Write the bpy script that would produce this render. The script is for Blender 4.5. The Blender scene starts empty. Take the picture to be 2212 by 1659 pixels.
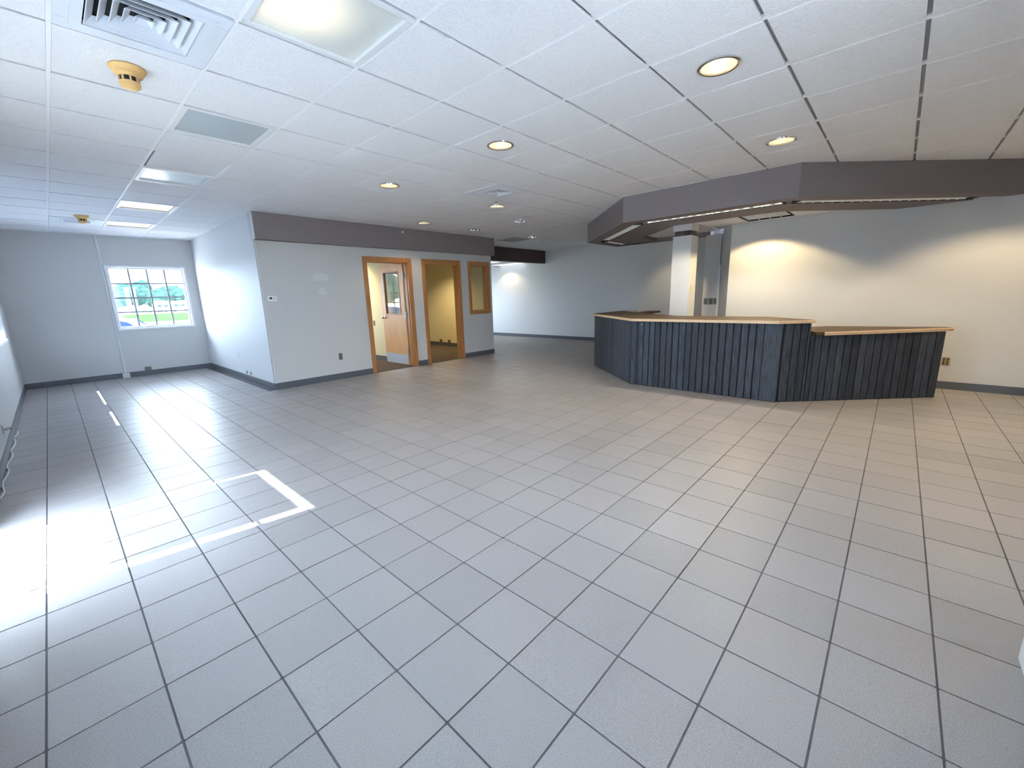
import bpy, bmesh, math, random
from mathutils import Vector, Matrix
random.seed(7)
S = bpy.context.scene
COL = S.collection

# ------------------------------------------------------------------ camera
IW, IH, FPX = 2212, 1659, 899.541
YAW, PITCH, ROLL = 0.7445, -0.2091, -0.0298
CAM = Vector((0.0, 0.0, 1.3697))
FW = Vector((math.cos(PITCH)*math.cos(YAW), math.cos(PITCH)*math.sin(YAW), math.sin(PITCH)))
_r = Vector((math.sin(YAW), -math.cos(YAW), 0.0)); _u = _r.cross(FW)
RT = math.cos(ROLL)*_r + math.sin(ROLL)*_u
UP = -math.sin(ROLL)*_r + math.cos(ROLL)*_u
cd = bpy.data.cameras.new('camera'); cam = bpy.data.objects.new('camera', cd); COL.objects.link(cam)
cd.sensor_width = 36.0; cd.lens = 36.0*FPX/IW; cd.clip_start = 0.02; cd.clip_end = 900
M = Matrix((RT, UP, -FW)).transposed().to_4x4(); M.translation = CAM
cam.matrix_world = M
S.camera = cam
def project(p):
    d = Vector(p) - CAM; z = d.dot(FW)
    if z < 0.05: return None
    return (IW/2 + FPX*d.dot(RT)/z, IH/2 - FPX*d.dot(UP)/z, z)

# ------------------------------------------------------------------ world, sun, exposure
SKY_STRENGTH, SUN_STRENGTH, EXPOSURE = 24.0, 20.0, 1.04
SUN_DIR = Vector((1.0, -0.13, -1.189)).normalized()
w = bpy.data.worlds.new('sky'); S.world = w; w.use_nodes = True
nt = w.node_tree; nt.nodes.clear()
bg = nt.nodes.new('ShaderNodeBackground'); wo = nt.nodes.new('ShaderNodeOutputWorld')
bg.inputs[0].default_value = (0.70, 0.82, 1.0, 1); bg.inputs[1].default_value = SKY_STRENGTH
nt.links.new(bg.outputs[0], wo.inputs[0])
sd = bpy.data.lights.new('sun', 'SUN'); sd.energy = SUN_STRENGTH; sd.angle = math.radians(0.6); sd.color = (1.0, 0.98, 0.95)
so = bpy.data.objects.new('sun', sd); COL.objects.link(so)
so.rotation_euler = SUN_DIR.to_track_quat('-Z', 'Y').to_euler(); so.location = (-20, 4, 25)
S.view_settings.view_transform = 'Standard'; S.view_settings.look = 'None'
S.view_settings.exposure = EXPOSURE; S.view_settings.gamma = 1.0; S.view_settings.use_curve_mapping = False
S.cycles.max_bounces = 7; S.cycles.diffuse_bounces = 4; S.cycles.glossy_bounces = 3
S.cycles.transparent_max_bounces = 12; S.cycles.sample_clamp_indirect = 6.0
S.cycles.caustics_reflective = False; S.cycles.caustics_refractive = False
S.cycles.use_denoising = True
S.cycles.use_adaptive_sampling = True; S.cycles.adaptive_threshold = 0.02; S.cycles.adaptive_min_samples = 32

def portal(x0, y0, x1, y1, z0, z1, inward):
    """sampling portal in a vertical opening between (x0,y0) and (x1,y1)"""
    l = bpy.data.lights.new('window_portal', 'AREA'); l.shape = 'RECTANGLE'
    l.size = math.hypot(x1-x0, y1-y0); l.size_y = z1-z0; l.cycles.is_portal = True
    o = bpy.data.objects.new('window_portal', l); COL.objects.link(o)
    o.location = ((x0+x1)/2, (y0+y1)/2, (z0+z1)/2)
    o.rotation_euler = Vector(inward).to_track_quat('-Z', 'Z').to_euler()
    return o

# ------------------------------------------------------------------ materials
def lin(v):
    v /= 255.0
    return v/12.92 if v <= 0.04045 else ((v+0.055)/1.055)**2.4
def C(r, g, b): return (lin(r), lin(g), lin(b), 1.0)
MATS = {}
def mat(name, col, rough=0.6, metal=0.0, var=0.0, vscale=6.0, bump=0.0, bscale=200.0, spec=0.5, stretch=None, col2=None, emit=None, estr=0.0):
    if name in MATS: return MATS[name]
    m = bpy.data.materials.new(name); m.use_nodes = True; n = m.node_tree; b = n.nodes['Principled BSDF']
    b.inputs['Base Color'].default_value = col; b.inputs['Roughness'].default_value = rough
    b.inputs['Metallic'].default_value = metal; b.inputs['Specular IOR Level'].default_value = spec
    if emit: b.inputs['Emission Color'].default_value = emit; b.inputs['Emission Strength'].default_value = estr
    tc = n.nodes.new('ShaderNodeNewGeometry'); src = tc.outputs['Position']
    if stretch:
        mp = n.nodes.new('ShaderNodeMapping'); mp.inputs['Scale'].default_value = stretch
        n.links.new(src, mp.inputs['Vector']); src = mp.outputs['Vector']
    if var > 0 or col2:
        nz = n.nodes.new('ShaderNodeTexNoise'); nz.inputs['Scale'].default_value = vscale; nz.inputs['Detail'].default_value = 4
        n.links.new(src, nz.inputs['Vector'])
        cr = n.nodes.new('ShaderNodeValToRGB'); cr.color_ramp.elements[0].position = 0.3; cr.color_ramp.elements[1].position = 0.7
        c2 = col2 or tuple(min(1, c*(1+var)) for c in col[:3])+(1,)
        c1 = col if col2 else tuple(c*(1-var) for c in col[:3])+(1,)
        cr.color_ramp.elements[0].color = c1; cr.color_ramp.elements[1].color = c2
        n.links.new(nz.outputs['Fac'], cr.inputs['Fac']); n.links.new(cr.outputs['Color'], b.inputs['Base Color'])
    if bump > 0:
        nb = n.nodes.new('ShaderNodeTexNoise'); nb.inputs['Scale'].default_value = bscale; nb.inputs['Detail'].default_value = 3
        n.links.new(src, nb.inputs['Vector'])
        bp = n.nodes.new('ShaderNodeBump'); bp.inputs['Strength'].default_value = bump; bp.inputs['Distance'].default_value = 0.01
        n.links.new(nb.outputs['Fac'], bp.inputs['Height']); n.links.new(bp.outputs['Normal'], b.inputs['Normal'])
    MATS[name] = m
    return m
def glass(name, tint=(1, 1, 1, 1), f0=0.04):
    """thin clear pane: straight-through view plus mirror reflection by Schlick's law on both faces"""
    if name in MATS: return MATS[name]
    m = bpy.data.materials.new(name); m.use_nodes = True; n = m.node_tree; n.nodes.clear()
    o = n.nodes.new('ShaderNodeOutputMaterial'); mx = n.nodes.new('ShaderNodeMixShader')
    t = n.nodes.new('ShaderNodeBsdfTransparent'); g = n.nodes.new('ShaderNodeBsdfGlossy'); f = n.nodes.new('ShaderNodeLayerWeight')
    t.inputs[0].default_value = tint; g.inputs['Roughness'].default_value = 0.02; f.inputs[0].default_value = 0.5
    p = n.nodes.new('ShaderNodeMath'); p.operation = 'POWER'; p.inputs[1].default_value = 5.0; n.links.new(f.outputs['Facing'], p.inputs[0])
    q = n.nodes.new('ShaderNodeMath'); q.operation = 'MULTIPLY_ADD'; q.inputs[1].default_value = 1-f0; q.inputs[2].default_value = f0; n.links.new(p.outputs[0], q.inputs[0])
    n.links.new(q.outputs[0], mx.inputs[0]); n.links.new(t.outputs[0], mx.inputs[1]); n.links.new(g.outputs[0], mx.inputs[2])
    n.links.new(mx.outputs[0], o.inputs[0]); MATS[name] = m
    return m
def translucent(name, col, through):
    m = bpy.data.materials.new(name); m.use_nodes = True; n = m.node_tree; n.nodes.clear()
    o = n.nodes.new('ShaderNodeOutputMaterial'); mx = n.nodes.new('ShaderNodeMixShader'); mx2 = n.nodes.new('ShaderNodeMixShader')
    t = n.nodes.new('ShaderNodeBsdfTransparent'); tl = n.nodes.new('ShaderNodeBsdfTranslucent'); d = n.nodes.new('ShaderNodeBsdfDiffuse')
    t.inputs[0].default_value = (1, 1, 1, 1); tl.inputs[0].default_value = col; d.inputs[0].default_value = col
    mx.inputs[0].default_value = 0.5; n.links.new(tl.outputs[0], mx.inputs[1]); n.links.new(d.outputs[0], mx.inputs[2])
    mx2.inputs[0].default_value = through; n.links.new(mx.outputs[0], mx2.inputs[1]); n.links.new(t.outputs[0], mx2.inputs[2])
    n.links.new(mx2.outputs[0], o.inputs[0]); MATS[name] = m
    return m
def emission(name, col, strength):
    if name in MATS: return MATS[name]
    m = bpy.data.materials.new(name); m.use_nodes = True; n = m.node_tree; n.nodes.clear()
    o = n.nodes.new('ShaderNodeOutputMaterial'); e = n.nodes.new('ShaderNodeEmission')
    e.inputs[0].default_value = col; e.inputs[1].default_value = strength; n.links.new(e.outputs[0], o.inputs[0]); MATS[name] = m
    return m

def tile_material():
    m = bpy.data.materials.new('porcelain_tile'); m.use_nodes = True; n = m.node_tree; b = n.nodes['Principled BSDF']
    ge = n.nodes.new('ShaderNodeNewGeometry'); oi = n.nodes.new('ShaderNodeObjectInfo')
    add = n.nodes.new('ShaderNodeMath'); add.operation = 'ADD'; fr = n.nodes.new('ShaderNodeMath'); fr.operation = 'FRACT'
    n.links.new(ge.outputs['Random Per Island'], add.inputs[0]); n.links.new(oi.outputs['Random'], add.inputs[1]); n.links.new(add.outputs[0], fr.inputs[0])
    cr = n.nodes.new('ShaderNodeValToRGB'); e = cr.color_ramp.elements
    e[0].position = 0.0; e[0].color = C(158, 154, 154); e[1].position = 1.0; e[1].color = C(168, 162, 161)
    for p, c in ((0.08, C(162, 158, 158)), (0.5, C(166, 162, 162)), (0.9, C(168, 164, 164))):
        x = e.new(p); x.color = c
    n.links.new(fr.outputs[0], cr.inputs['Fac'])
    sp = n.nodes.new('ShaderNodeTexNoise'); sp.inputs['Scale'].default_value = 330; sp.inputs['Detail'].default_value = 2
    n.links.new(ge.outputs['Position'], sp.inputs['Vector'])
    sr = n.nodes.new('ShaderNodeValToRGB'); sr.color_ramp.elements[0].position = 0.33; sr.color_ramp.elements[1].position = 0.66
    sr.color_ramp.elements[0].color = (0.72, 0.72, 0.73, 1); sr.color_ramp.elements[1].color = (1.1, 1.1, 1.1, 1)
    n.links.new(sp.outputs['Fac'], sr.inputs['Fac'])
    mx = n.nodes.new('ShaderNodeMix'); mx.data_type = 'RGBA'; mx.blend_type = 'MULTIPLY'; mx.inputs[0].default_value = 1.0
    n.links.new(cr.outputs['Color'], mx.inputs[6]); n.links.new(sr.outputs['Color'], mx.inputs[7])
    n.links.new(mx.outputs[2], b.inputs['Base Color'])
    rn = n.nodes.new('ShaderNodeTexNoise'); rn.inputs['Scale'].default_value = 1.3; rn.inputs['Detail'].default_value = 3
    n.links.new(ge.outputs['Position'], rn.inputs['Vector'])
    rr = n.nodes.new('ShaderNodeMapRange'); rr.inputs[3].default_value = 0.30; rr.inputs[4].default_value = 0.44
    n.links.new(rn.outputs['Fac'], rr.inputs[0]); n.links.new(rr.outputs[0], b.inputs['Roughness'])
    b.inputs['Specular IOR Level'].default_value = 0.22
    bp = n.nodes.new('ShaderNodeBump'); bp.inputs['Strength'].default_value = 0.06; bp.inputs['Distance'].default_value = 0.004
    n.links.new(sp.outputs['Fac'], bp.inputs['Height']); n.links.new(bp.outputs['Normal'], b.inputs['Normal'])
    return m
TILE = tile_material()
GROUT = mat('dark_grout', C(94, 92, 97), 0.85, var=0.2, vscale=4)
CEIL = mat('mineral_fibre_tile', C(241, 241, 245), 0.9, bump=0.5, bscale=110, var=0.03, vscale=60, spec=0.2)
MAINR = mat('shaded_runner_grey', C(150, 150, 156), 0.5)  # groove shade painted as grey; same grid metal as the tees
TEE = mat('lit_tee_white', C(246, 246, 250), 0.5)  # same grid metal, painted whiter where light catches it
TBAR = mat('white_grid_metal', C(205, 206, 212), 0.5)
PAINT = mat('wall_paint_light_grey', C(203, 202, 202), 0.55, bump=0.03, bscale=300, spec=0.3)
PAINTW = mat('wall_paint_white', C(218, 219, 222), 0.55, bump=0.03, bscale=300, spec=0.3)
CREAM = mat('office_paint_cream', C(224, 214, 176), 0.6, spec=0.3)
TAUPE = mat('soffit_paint_taupe', C(126, 117, 118), 0.7, bump=0.04, bscale=300, spec=0.3)
BASE = mat('grey_vinyl_base', C(88, 92, 100), 0.45)
OAK = mat('honey_oak', C(160, 106, 58), 0.4, col2=C(182, 130, 80), vscale=3, stretch=(30, 30, 1.2))
DOORWOOD = mat('birch_veneer', C(205, 152, 100), 0.4, col2=C(222, 172, 120), vscale=3, stretch=(14, 14, 0.7))
CHROME = mat('chrome', C(215, 215, 215), 0.12, 1.0)
STEEL = mat('brushed_steel', C(170, 172, 175), 0.35, 1.0)
ALU = mat('satin_aluminium', C(196, 205, 218), 0.45, 0.6)
WHITEP = mat('white_plastic', C(232, 232, 234), 0.4)
IVORY = mat('ivory_plastic', C(212, 198, 160), 0.45)
TAN = mat('aged_tan_plastic', C(214, 172, 108), 0.45)
DARK = mat('black_void', C(14, 14, 18), 0.8)
BROWN = mat('dark_brown_paint', C(66, 52, 50), 0.6)
CARPET = mat('brown_carpet', C(102, 90, 82), 0.95, var=0.3, vscale=120, bump=0.6, bscale=220, spec=0.05)
GREYP = mat('grey_plastic', C(104, 106, 108), 0.45)
WIN = mat('white_window_vinyl', C(226, 226, 230), 0.4)
MUNT = mat('backlit_muntin_grey', C(140, 142, 150), 0.5)  # white bars painted grey for their backlit shade
PANE = glass('window_glass', (0.97, 1.0, 0.99, 1), 0.03)
DPANE = glass('door_glass', (0.94, 0.97, 0.95, 1), 0.12)
SHADE = translucent('roller_shade_fabric', (0.70, 0.77, 0.84, 1), 0.06)
PAPER = mat('white_paper', C(240, 240, 240), 0.7)

# ------------------------------------------------------------------ mesh helpers
class MB:
    def __init__(s): s.v = []; s.f = []
    def add(s, vs, fs):
        o = len(s.v); s.v += [tuple(v) for v in vs]; s.f += [tuple(i+o for i in f) for f in fs]; return s
    def box(s, x0, x1, y0, y1, z0, z1):
        return s.add([(x0,y0,z0),(x1,y0,z0),(x1,y1,z0),(x0,y1,z0),(x0,y0,z1),(x1,y0,z1),(x1,y1,z1),(x0,y1,z1)],
                     [(3,2,1,0),(4,5,6,7),(0,1,5,4),(1,2,6,5),(2,3,7,6),(3,0,4,7)])
    def cbox(s, x0, x1, y0, y1, z0, z1, c=0.004):
        """box with chamfered vertical edges and rim on the top"""
        P = [(x0+c,y0),(x1-c,y0),(x1,y0+c),(x1,y1-c),(x1-c,y1),(x0+c,y1),(x0,y1-c),(x0,y0+c)]
        return s.prism(P, z0, z1)
    def prism(s, P, z0, z1):
        a = sum(P[i][0]*P[(i+1)%len(P)][1]-P[(i+1)%len(P)][0]*P[i][1] for i in range(len(P)))
        if a < 0: P = P[::-1]
        n = len(P)
        return s.add([(p[0],p[1],z0) for p in P]+[(p[0],p[1],z1) for p in P],
                     [tuple(range(n-1,-1,-1)), tuple(range(n,2*n))]+[(i,(i+1)%n,(i+1)%n+n,i+n) for i in range(n)])
    def seg(s, a, b, t0, t1, z0, z1):
        """wall piece along a->b, from offset t0 to t1 to the left of the direction"""
        d = Vector((b[0]-a[0], b[1]-a[1])).normalized(); n = Vector((-d.y, d.x))
        P = [(a[0]+n.x*t0,a[1]+n.y*t0),(b[0]+n.x*t0,b[1]+n.y*t0),(b[0]+n.x*t1,b[1]+n.y*t1),(a[0]+n.x*t1,a[1]+n.y*t1)]
        return s.prism(P, z0, z1)
    def lathe(s, prof, n=32, c=(0,0,0), cap0=False, cap1=False, arc=None):
        vs = []; fs = []
        for i in range(n):
            a = 2*math.pi*i/n
            for r, z in prof: vs.append((c[0]+r*math.cos(a), c[1]+r*math.sin(a), c[2]+z))
        k = len(prof)
        for i in range(n):
            j = (i+1) % n
            for q in range(k-1): fs.append((i*k+q, j*k+q, j*k+q+1, i*k+q+1))
        if cap0: fs.append(tuple(i*k for i in range(n))[::-1])
        if cap1: fs.append(tuple(i*k+k-1 for i in range(n)))
        return s.add(vs, fs)
    def tube(s, pts, r, n=10):
        pts = [Vector(p) for p in pts]; vs = []; fs = []
        for i, p in enumerate(pts):
            d = (pts[min(i+1,len(pts)-1)]-pts[max(i-1,0)]).normalized()
            a = d.orthogonal().normalized(); b = d.cross(a)
            for k in range(n):
                t = 2*math.pi*k/n; vs.append(p + a*r*math.cos(t) + b*r*math.sin(t))
        for i in range(len(pts)-1):
            for k in range(n):
                fs.append((i*n+k, i*n+(k+1)%n, (i+1)*n+(k+1)%n, (i+1)*n+k))
        fs.append(tuple(range(n))[::-1]); fs.append(tuple(range((len(pts)-1)*n, len(pts)*n)))
        return s.add(vs, fs)
    def mesh(s, name, m, smooth=False):
        me = bpy.data.meshes.new(name); me.from_pydata(s.v, [], s.f); me.validate()
        bm = bmesh.new(); bm.from_mesh(me); bmesh.ops.recalc_face_normals(bm, faces=bm.faces); bm.to_mesh(me); bm.free()
        if m: me.materials.append(m)
        if smooth:
            for p in me.polygons: p.use_smooth = True
            me.set_sharp_from_angle(angle=math.radians(40))
        return me
    def build(s, name, m, parent=None, smooth=False, bevel=0.0):
        o = bpy.data.objects.new(name, s.mesh(name, m, smooth)); COL.objects.link(o)
        if parent: o.parent = parent
        if bevel:
            b = o.modifiers.new('bevel', 'BEVEL'); b.width = bevel; b.segments = 2; b.limit_method = 'ANGLE'
        return o
def thing(name, label, cat, loc=(0,0,0), rotz=0.0, group=None):
    o = bpy.data.objects.new(name, None); COL.objects.link(o); o.empty_display_size = 0.1
    o.location = loc; o.rotation_euler = (0,0,rotz); o['label'] = label; o['category'] = cat
    if group: o['group'] = group
    return o
def tag(o, label, cat, group=None, kind=None):
    o['label'] = label; o['category'] = cat
    if group: o['group'] = group
    if kind: o['kind'] = kind
    return o
def struct(name, mb, m, label, cat=None, parent=None, **k):
    o = mb.build(name, m, parent, **k); o['kind'] = 'structure'; o['label'] = label
    if cat: o['category'] = cat
    return o
def sroot(name, label, loc=(0,0,0), cat=None, rotz=0.0):
    o = bpy.data.objects.new(name, None); COL.objects.link(o); o.empty_display_size = 0.1; o.location = loc; o.rotation_euler = (0,0,rotz)
    o['kind'] = 'structure'; o['label'] = label
    if cat: o['category'] = cat
    return o
def share(me, name, parent, loc=(0,0,0), rot=(0,0,0)):
    o = bpy.data.objects.new(name, me); COL.objects.link(o); o.parent = parent; o.location = loc; o.rotation_euler = rot
    return o
def rects(u0, u1, z0, z1, holes):
    us = sorted({u0, u1, *[h[0] for h in holes], *[h[1] for h in holes]}); zs = sorted({z0, z1, *[h[2] for h in holes], *[h[3] for h in holes]})
    for i in range(len(us)-1):
        for j in range(len(zs)-1):
            uc, zc = (us[i]+us[i+1])/2, (zs[j]+zs[j+1])/2
            if not any(h[0] < uc < h[1] and h[2] < zc < h[3] for h in holes): yield us[i], us[i+1], zs[j], zs[j+1]

# ------------------------------------------------------------------ key dimensions (metres)
ZC = 2.688                       # suspended ceiling
GX, GY, GS = 1.4548, 1.8856, 0.6096   # ceiling grid origin and module
TX, TY, TS = -0.2446, 2.7252, 0.29834  # floor tile grid
XL, YF, XN, YD, XE = -0.50, 11.15, 2.25, 7.24, 7.245
XR, XBK, XH = 7.78, 10.65, 8.33
YFR, YFRONT = -0.485, -3.2
ZB, ZRING = 2.34, 2.40

# ------------------------------------------------------------------ floor
fb = MB().box(XL-0.1, XBK+0.1, YFRONT-0.1, 13.6, -0.06, -0.003)
floor = struct('floor', fb, GROUT, 'pale grey porcelain tile floor with dark grout joints', 'floor')
tile_me = MB().prism([(-0.1458,-0.1428),(-0.1428,-0.1458),(0.1428,-0.1458),(0.1458,-0.1428),(0.1458,0.1428),(0.1428,0.1458),(-0.1428,0.1458),(-0.1458,0.1428)], -0.008, 0.0).mesh('floor_tile', TILE)
def floor_ok(x, y):
    if y > YD+0.10 and XN-0.1 < x < (XE-0.05 if y < 8.3 else 7.70): return False
    if x < XL or x > XBK or y < YFRONT or y > 13.4: return False
    if x > XR+0.02 and y < 2.3: return False
    if x < 2.2 and y < -0.75: return False
    return True
cells = []
for i in range(-2, 38):
    for j in range(-36, 22):
        x, y = TX+(i+0.5)*TS, TY-(j+0.5)*TS
        if not floor_ok(x, y): continue
        cs = [project((x+sx*TS/2, y+sy*TS/2, 0)) for sx, sy in ((-1,-1),(1,-1),(1,1),(-1,1))]
        area = 0
        if all(cs):
            cl_ = [(min(max(c[0],0),IW), min(max(c[1],0),IH)) for c in cs]
            area = abs(sum(cl_[k][0]*cl_[(k+1)%4][1]-cl_[(k+1)%4][0]*cl_[k][1] for k in range(4)))/2
        cells.append((area, x, y))
cells.sort(reverse=True)
for a, x, y in cells[:300]: share(tile_me, 'floor_tile', floor, (x, y, random.uniform(-0.0006, 0.0006)), (random.uniform(-.0012,.0012), random.uniform(-.0012,.0012), 0))
fm = MB()
for a, x, y in cells[300:]:
    h = 0.1458; fm.box(x-h, x+h, y-h, y+h, -0.008, 0)
ft = fm.build('floor_tile_field', TILE, floor); ft['kind'] = 'stuff'
off = MB().box(XN+0.12, XE-0.13, YD+0.06, 8.36, -0.05, 0.004).box(XN+0.12, 7.62, 8.36, YF-0.02, -0.05, 0.004)
struct('floor_office', off, CARPET, 'brown carpet inside the two offices', 'floor')

# ------------------------------------------------------------------ ceiling
ceiling = struct('ceiling', MB().box(XL-0.2, XBK+0.2, YFRONT-0.2, 13.7, ZC+0.5, ZC+0.6), PAINTW, 'white suspended tile ceiling', 'ceiling')
HOLES = {}     # (i,j) -> kind of cell
DOWN = [(2,-2),(5,-2),(2,1),(2,4),(5,4),(5,7),(7,5),(7,7),(10,7),(8,-5),(5,-5),(2,-5)]
for c in DOWN: HOLES[c] = 'down'
FIX = {(-1,0): 'lens', (-1,3): 'lens', (-1,6): 'lens', (-1,9): 'lens', (-1,12): 'lens', (-2,1): 'diff', (-2,12): 'diff', (4,3): 'diff', (10,8): 'grille'}
def square_with_hole(h, r, z0, z1, n=40):
    mb = MB(); ring = []; sq = []
    for k in range(n):
        a = 2*math.pi*k/n; c, s_ = math.cos(a), math.sin(a); q = h/max(abs(c), abs(s_))
        ring.append((r*c, r*s_)); sq.append((q*c, q*s_))
    vs = [(x,y,z0) for x,y in sq]+[(x,y,z0) for x,y in ring]+[(x,y,z1) for x,y in sq]+[(x,y,z1) for x,y in ring]; fs = []
    for k in range(n):
        l = (k+1) % n
        fs += [(k,l,n+l,n+k),(2*n+k,3*n+k,3*n+l,2*n+l),(k,2*n+k,2*n+l,l),(n+k,n+l,3*n+l,3*n+k)]
    return mb.add(vs, fs)
TH = GS/2-0.0105
ct_me = MB().box(-TH, TH, -TH, TH, 0, 0.016).mesh('ceiling_tile', CEIL)
cth_me = square_with_hole(TH, 0.108, 0, 0.016).mesh('ceiling_tile_cutout', CEIL)
def ceil_regions(x0, x1, y0, y1):
    """clip a cell to the main ceiling; list of rectangles"""
    out = []
    for rx0, rx1, ry0, ry1 in ((XL, XN, YFR, YF), (XN, XE, YFRONT, YD), (XE, XBK, 2.2, 8.25), (XE, XR, YFRONT, 2.2), (2.2, XN, YFRONT, YFR)):
        a0, a1, b0, b1 = max(x0, rx0), min(x1, rx1), max(y0, ry0), min(y1, ry1)
        if a1-a0 > 0.03 and b1-b0 > 0.03: out.append((a0, a1, b0, b1))
    return out
hid = MB(); nvis = 0
for i in range(-4, 17):
    for j in range(-9, 17):
        x0, y0 = GX+i*GS, GY+j*GS; x1, y1 = x0+GS, y0+GS
        if (i, j) in FIX: continue
        full = None
        rs = ceil_regions(x0, x1, y0, y1)
        if not rs: continue
        pc = [project((x, y, ZC)) for x in (x0, x1) for y in (y0, y1)]
        vis = any(p and -40 < p[0] < IW+40 and -40 < p[1] < IH for p in pc)
        # cells above the soffit ring are hidden
        xc, yc = (x0+x1)/2, (y0+y1)/2
        if xc > 6.4 and xc < 8.4 and xc+yc > 7.4 and yc-xc < -3.4 and yc < 4.2: vis = False
        area = sum((r[1]-r[0])*(r[3]-r[2]) for r in rs)
        if abs(area-GS*GS) < 0.004:
            if (i, j) in HOLES: share(cth_me, 'ceiling_tile', ceiling, (xc, yc, ZC)); continue
            if vis: 
                dz = 0.014 if (i, j) == (-1, 5) else random.uniform(0, 0.0015)
                o = share(ct_me, 'ceiling_tile', ceiling, (xc+(0.022 if (i,j)==(-1,5) else 0), yc, ZC+dz)); nvis += 1
            else: hid.box(xc-TH, xc+TH, yc-TH, yc+TH, ZC, ZC+0.016)
        else:
            for r in rs:
                g = 0.0105
                mb = MB().box(r[0]+(g if r[0]==x0 else 0), r[1]-(g if r[1]==x1 else 0), r[2]+(g if r[2]==y0 else 0), r[3]-(g if r[3]==y1 else 0), ZC, ZC+0.016)
                if vis: mb.build('ceiling_tile', CEIL, ceiling); nvis += 1
                else: hid.v, hid.f = (lambda o: (hid.v+mb.v, hid.f+[tuple(q+len(hid.v) for q in f) for f in mb.f]))(0)
ht = hid.build('ceiling_tile_field', CEIL, ceiling); ht['kind'] = 'stuff'
for i in range(-4, 17):
    x = GX+i*GS
    if XL < x < XBK:
        y0 = YFR if x < 2.2 else (YFRONT if x < XR else 2.2); y1 = YF if x < XN else (YD if x < XE else 8.25)
        MB().box(x-0.0095, x+0.0095, y0, y1, ZC+0.003, ZC+0.0163).box(x-0.02, x+0.02, y0, y1, ZC+0.0168, ZC+0.03).build('grid_tee', TEE, ceiling)
for j in range(-9, 17):
    y = GY+j*GS
    if YFRONT < y < YF:
        x0 = XL if y > YFR else 2.2; x1 = XN if y > 8.25 else (XBK if y > 7.24 else (XBK if y > 2.2 else XR))
        if 7.24 < y <= 8.25:
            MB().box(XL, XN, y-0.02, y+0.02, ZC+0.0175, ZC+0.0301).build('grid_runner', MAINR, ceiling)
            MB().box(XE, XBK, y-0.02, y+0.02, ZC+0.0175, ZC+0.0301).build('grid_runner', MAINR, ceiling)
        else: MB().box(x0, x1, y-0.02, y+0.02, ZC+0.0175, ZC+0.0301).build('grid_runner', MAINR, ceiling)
# lowered ceiling in the middle of the soffit ring and in the passage behind the header
def clip(P, a, b, c):
    """keep the part of polygon P where a*x + b*y + c >= 0"""
    out = []
    for i in range(len(P)):
        p, q = P[i], P[(i+1) % len(P)]; fp, fq = a*p[0]+b*p[1]+c, a*q[0]+b*q[1]+c
        if fp >= 0: out.append(p)
        if (fp >= 0) != (fq >= 0):
            t = fp/(fp-fq); out.append((p[0]+(q[0]-p[0])*t, p[1]+(q[1]-p[1])*t))
    return out
def ring_clip(P): return clip(clip(P, 1, 1, -7.45), 1, -1, -3.45) if P else P
RC = ring_clip([(6.3, -0.1), (XR, -0.1), (XR, 2.16), (XH, 2.445), (XH, 3.75), (6.3, 3.75)])
cl2 = struct('ceiling_lowered', MB().prism(RC, ZRING+0.02, ZRING+0.03), TBAR, 'small lowered tile ceiling inside the taupe soffit ring', 'ceiling')
xs2 = [6.30, 6.40, 7.005, 7.615, 8.34]; ys2 = [-0.1, 0.06, 0.67, 1.28, 1.89, 2.50, 3.11, 3.72]
for a in range(4):
    for b in range(7):
        if a == 2 and b == 3: continue
        x1 = xs2[a+1]
        if ys2[b] < 2.4: x1 = min(x1, XR)
        if x1 > xs2[a]+0.02:
            P = ring_clip([(xs2[a]+0.007, ys2[b]+0.007), (x1-0.007, ys2[b]+0.007), (x1-0.007, ys2[b+1]-0.007), (xs2[a]+0.007, ys2[b+1]-0.007)])
            if len(P) > 2: MB().prism(P, ZRING, ZRING+0.0195).build('ceiling_tile', CEIL, cl2)
cl3 = struct('ceiling_passage', MB().box(XE, XBK, 8.36, 13.5, 2.385, 2.42), TBAR, 'low white ceiling of the passage behind the brown header', 'ceiling')
for a in range(6):
    for b in range(8):
        x, y = XE+0.02+a*0.57, 8.38+b*0.61
        if (a in (3, 5)) and b in (1, 2): continue
        MB().box(x+0.006, x+0.564, y+0.006, y+0.604, 2.375, 2.384).build('ceiling_tile', CEIL, cl3)

# ------------------------------------------------------------------ walls
def xwall(name, x0, x1, y0, y1, z0, z1, holes, m, label):
    mb = MB()
    for a, b, c, d in rects(y0, y1, z0, z1, holes): mb.box(x0, x1, a, b, c, d)
    return struct(name, mb, m, label, 'wall')
def ywall(name, y0, y1, x0, x1, z0, z1, holes, m, label):
    mb = MB()
    for a, b, c, d in rects(x0, x1, z0, z1, holes): mb.box(a, b, y0, y1, c, d)
    return struct(name, mb, m, label, 'wall')
ZT = ZC+0.5
GD = (2.98, 3.98, 0.05, 1.911)                   # glazing of the sunny side door
WA, WB = (6.76, 7.81, 0.945, 2.14), (8.39, 9.95, 0.945, 2.14)
WC = (0.25, 2.42, 0.945, 2.14)
W1 = (0.868, 2.065, 0.948, 2.14)
W5 = (2.45, 3.60, 0.948, 2.14)
wall_left = xwall('wall_left', XL-0.2, XL, YFR-0.2, YF+0.2, -0.1, ZT, [(2.88, 4.08, -0.2, 2.14), WA, WB, WC], PAINT, 'pale grey side wall with the sunny glazed door')
wall_far = ywall('wall_far', YF, YF+0.2, XL, 7.85, -0.1, ZT, [W1, W5], PAINT, 'pale grey far wall holding the gridded window')
wall_return = xwall('wall_return', XN, XN+0.12, YD+0.13, YF, -0.1, ZT, [], PAINTW, 'bright white return wall beside the gridded window')
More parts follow.
